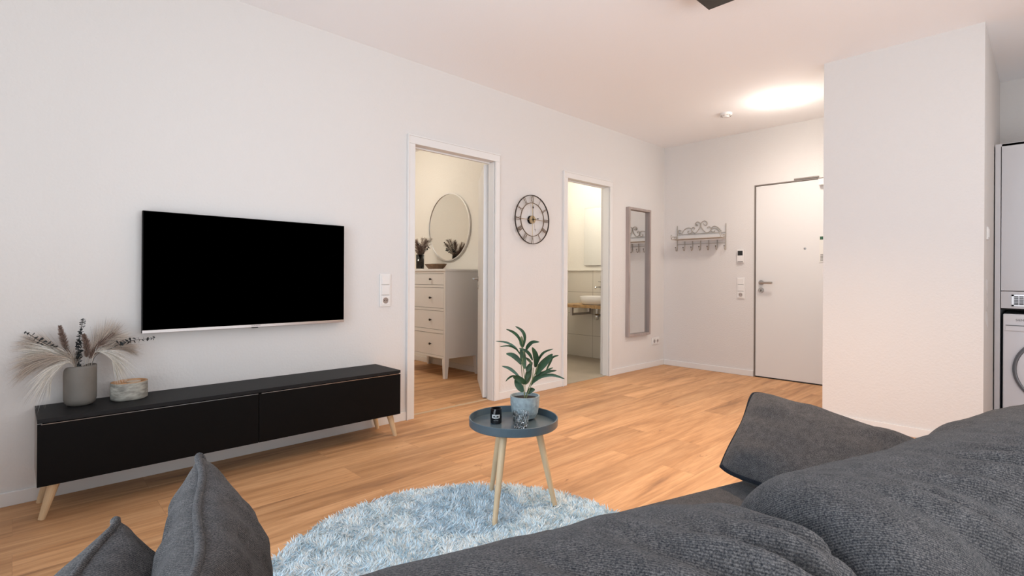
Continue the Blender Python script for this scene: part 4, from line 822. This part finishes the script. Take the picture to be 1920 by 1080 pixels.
back_cushion('back_cushion', -4.74, -3.885, -4.305, .36, .790, .27, FA, 1.3, sofa)
back_cushion('back_cushion', -3.885, -3.20, -4.315, .36, .790, .28, FB, 5.1, sofa, endp=16)
back_cushion('back_cushion', -3.28, -2.75, -4.22, .38, .752, .26, FA, 9.4, sofa, endp=6)
def throw(name, label, c, th, loc_uv, seed, group=None, bend=0, ear=.02, pw=2.6, conc=.05, nz=1.0, pr=.0052, pm='fabric'):
    """c: four corners (bottom a, bottom b, top b, top a) in u,v,z"""
    c = [Vector(p) - Vector((loc_uv[0], loc_uv[1], loc_uv[2])) for p in c]; r = thing(name, label, 'cushion', W(*loc_uv), SA, group)
    n = 44; nr = (c[1] - c[0]).cross(c[3] - c[0]).normalized(); bm = bmesh.new(); ctr = sum(c, Vector()) / 4
    def S(a, b):  # a,b in -1..1
        ea = a * (1 - conc * (1 - b * b)) ; eb = b * (1 - conc * (1 - a * a)); cor = (abs(a) * abs(b)) ** 6; ea *= 1 + ear * cor; eb *= 1 + ear * cor
        s, t = (ea + 1) / 2, (eb + 1) / 2
        return (c[0] * (1 - s) + c[1] * s) * (1 - t) + (c[3] * (1 - s) + c[2] * s) * t + nr * bend * (1 - a * a) * (b)
    def g(q): return math.copysign(abs(math.sin(q * math.pi / 2)) ** 1.0, q)
    def TH(a, b): return th / 2 * (max(0, 1 - abs(a) ** pw) * max(0, 1 - abs(b) ** pw)) ** .47
    grids = []
    for sgn in (1, -1):
        G = []
        for i in range(n + 1):
            row = []
            for j in range(n + 1):
                a, b = g(-1 + 2 * i / n), g(-1 + 2 * j / n); P = S(a, b); t_ = TH(a, b); edge = 1 - max(abs(a), abs(b))
                wr = mnoise.noise(Vector((a * 2.2 + seed, b * 2.2, sgn * 3))) * .014 + mnoise.noise(Vector((a * 7 + seed, b * 7, sgn * 5))) * .004 * nz + .005 * nz * math.sin(14 * math.atan2(b, a) + seed) * (a * a + b * b) * (1 if edge > .05 else 0)
                if sgn == -1 and (i in (0, n) or j in (0, n)): row.append(grids[0][i][j]); continue
                row.append(bm.verts.new(P + nr * sgn * (t_ + wr * min(1, edge * 5))))
            G.append(row)
        grids.append(G)
    for G in grids:
        for i in range(n):
            for j in range(n): bm.faces.new((G[i][j], G[i + 1][j], G[i + 1][j + 1], G[i][j + 1]))
    obj('cover', bm, M['fabric'], r, smooth=True)
    loop = [S(g(-1 + 2 * i / n), -1) for i in range(n)] + [S(1, g(-1 + 2 * i / n)) for i in range(n)] + [S(g(1 - 2 * i / n), 1) for i in range(n)] + [S(-1, g(1 - 2 * i / n)) for i in range(n + 1)]
    loop = [p + nr * .0025 * math.sin(i * .35 + seed) for i, p in enumerate(loop)]
    obj('piping', TB(loop, pr, seg=8), M[pm], r, smooth=True); return r
throw('throw_cushion', 'charcoal throw cushion leaning at the right end of the sofa', [(-3.19, -4.04, .445), (-3.19, -3.61, .465), (-2.93, -3.52, .650), (-2.80, -4.00, .575)], .13, (-3.0, -3.75, .42), 2.2, ear=-.05, conc=.06, nz=.3, pr=.0065, pm='piping')
throw('throw_cushion', 'taller pointed charcoal throw cushion on the left end of the sofa', [(-4.43, -4.12, .425), (-4.42, -3.72, .425), (-4.485, -3.74, .732), (-4.46, -4.15, .74)], .13, (-4.47, -3.95, .40), 4.1)
throw('throw_cushion', 'lower charcoal throw cushion at the far left end of the sofa', [(-4.565, -4.12, .425), (-4.525, -3.72, .425), (-4.575, -3.83, .688), (-4.618, -4.17, .688)], .16, (-4.60, -3.95, .40), 6.3)
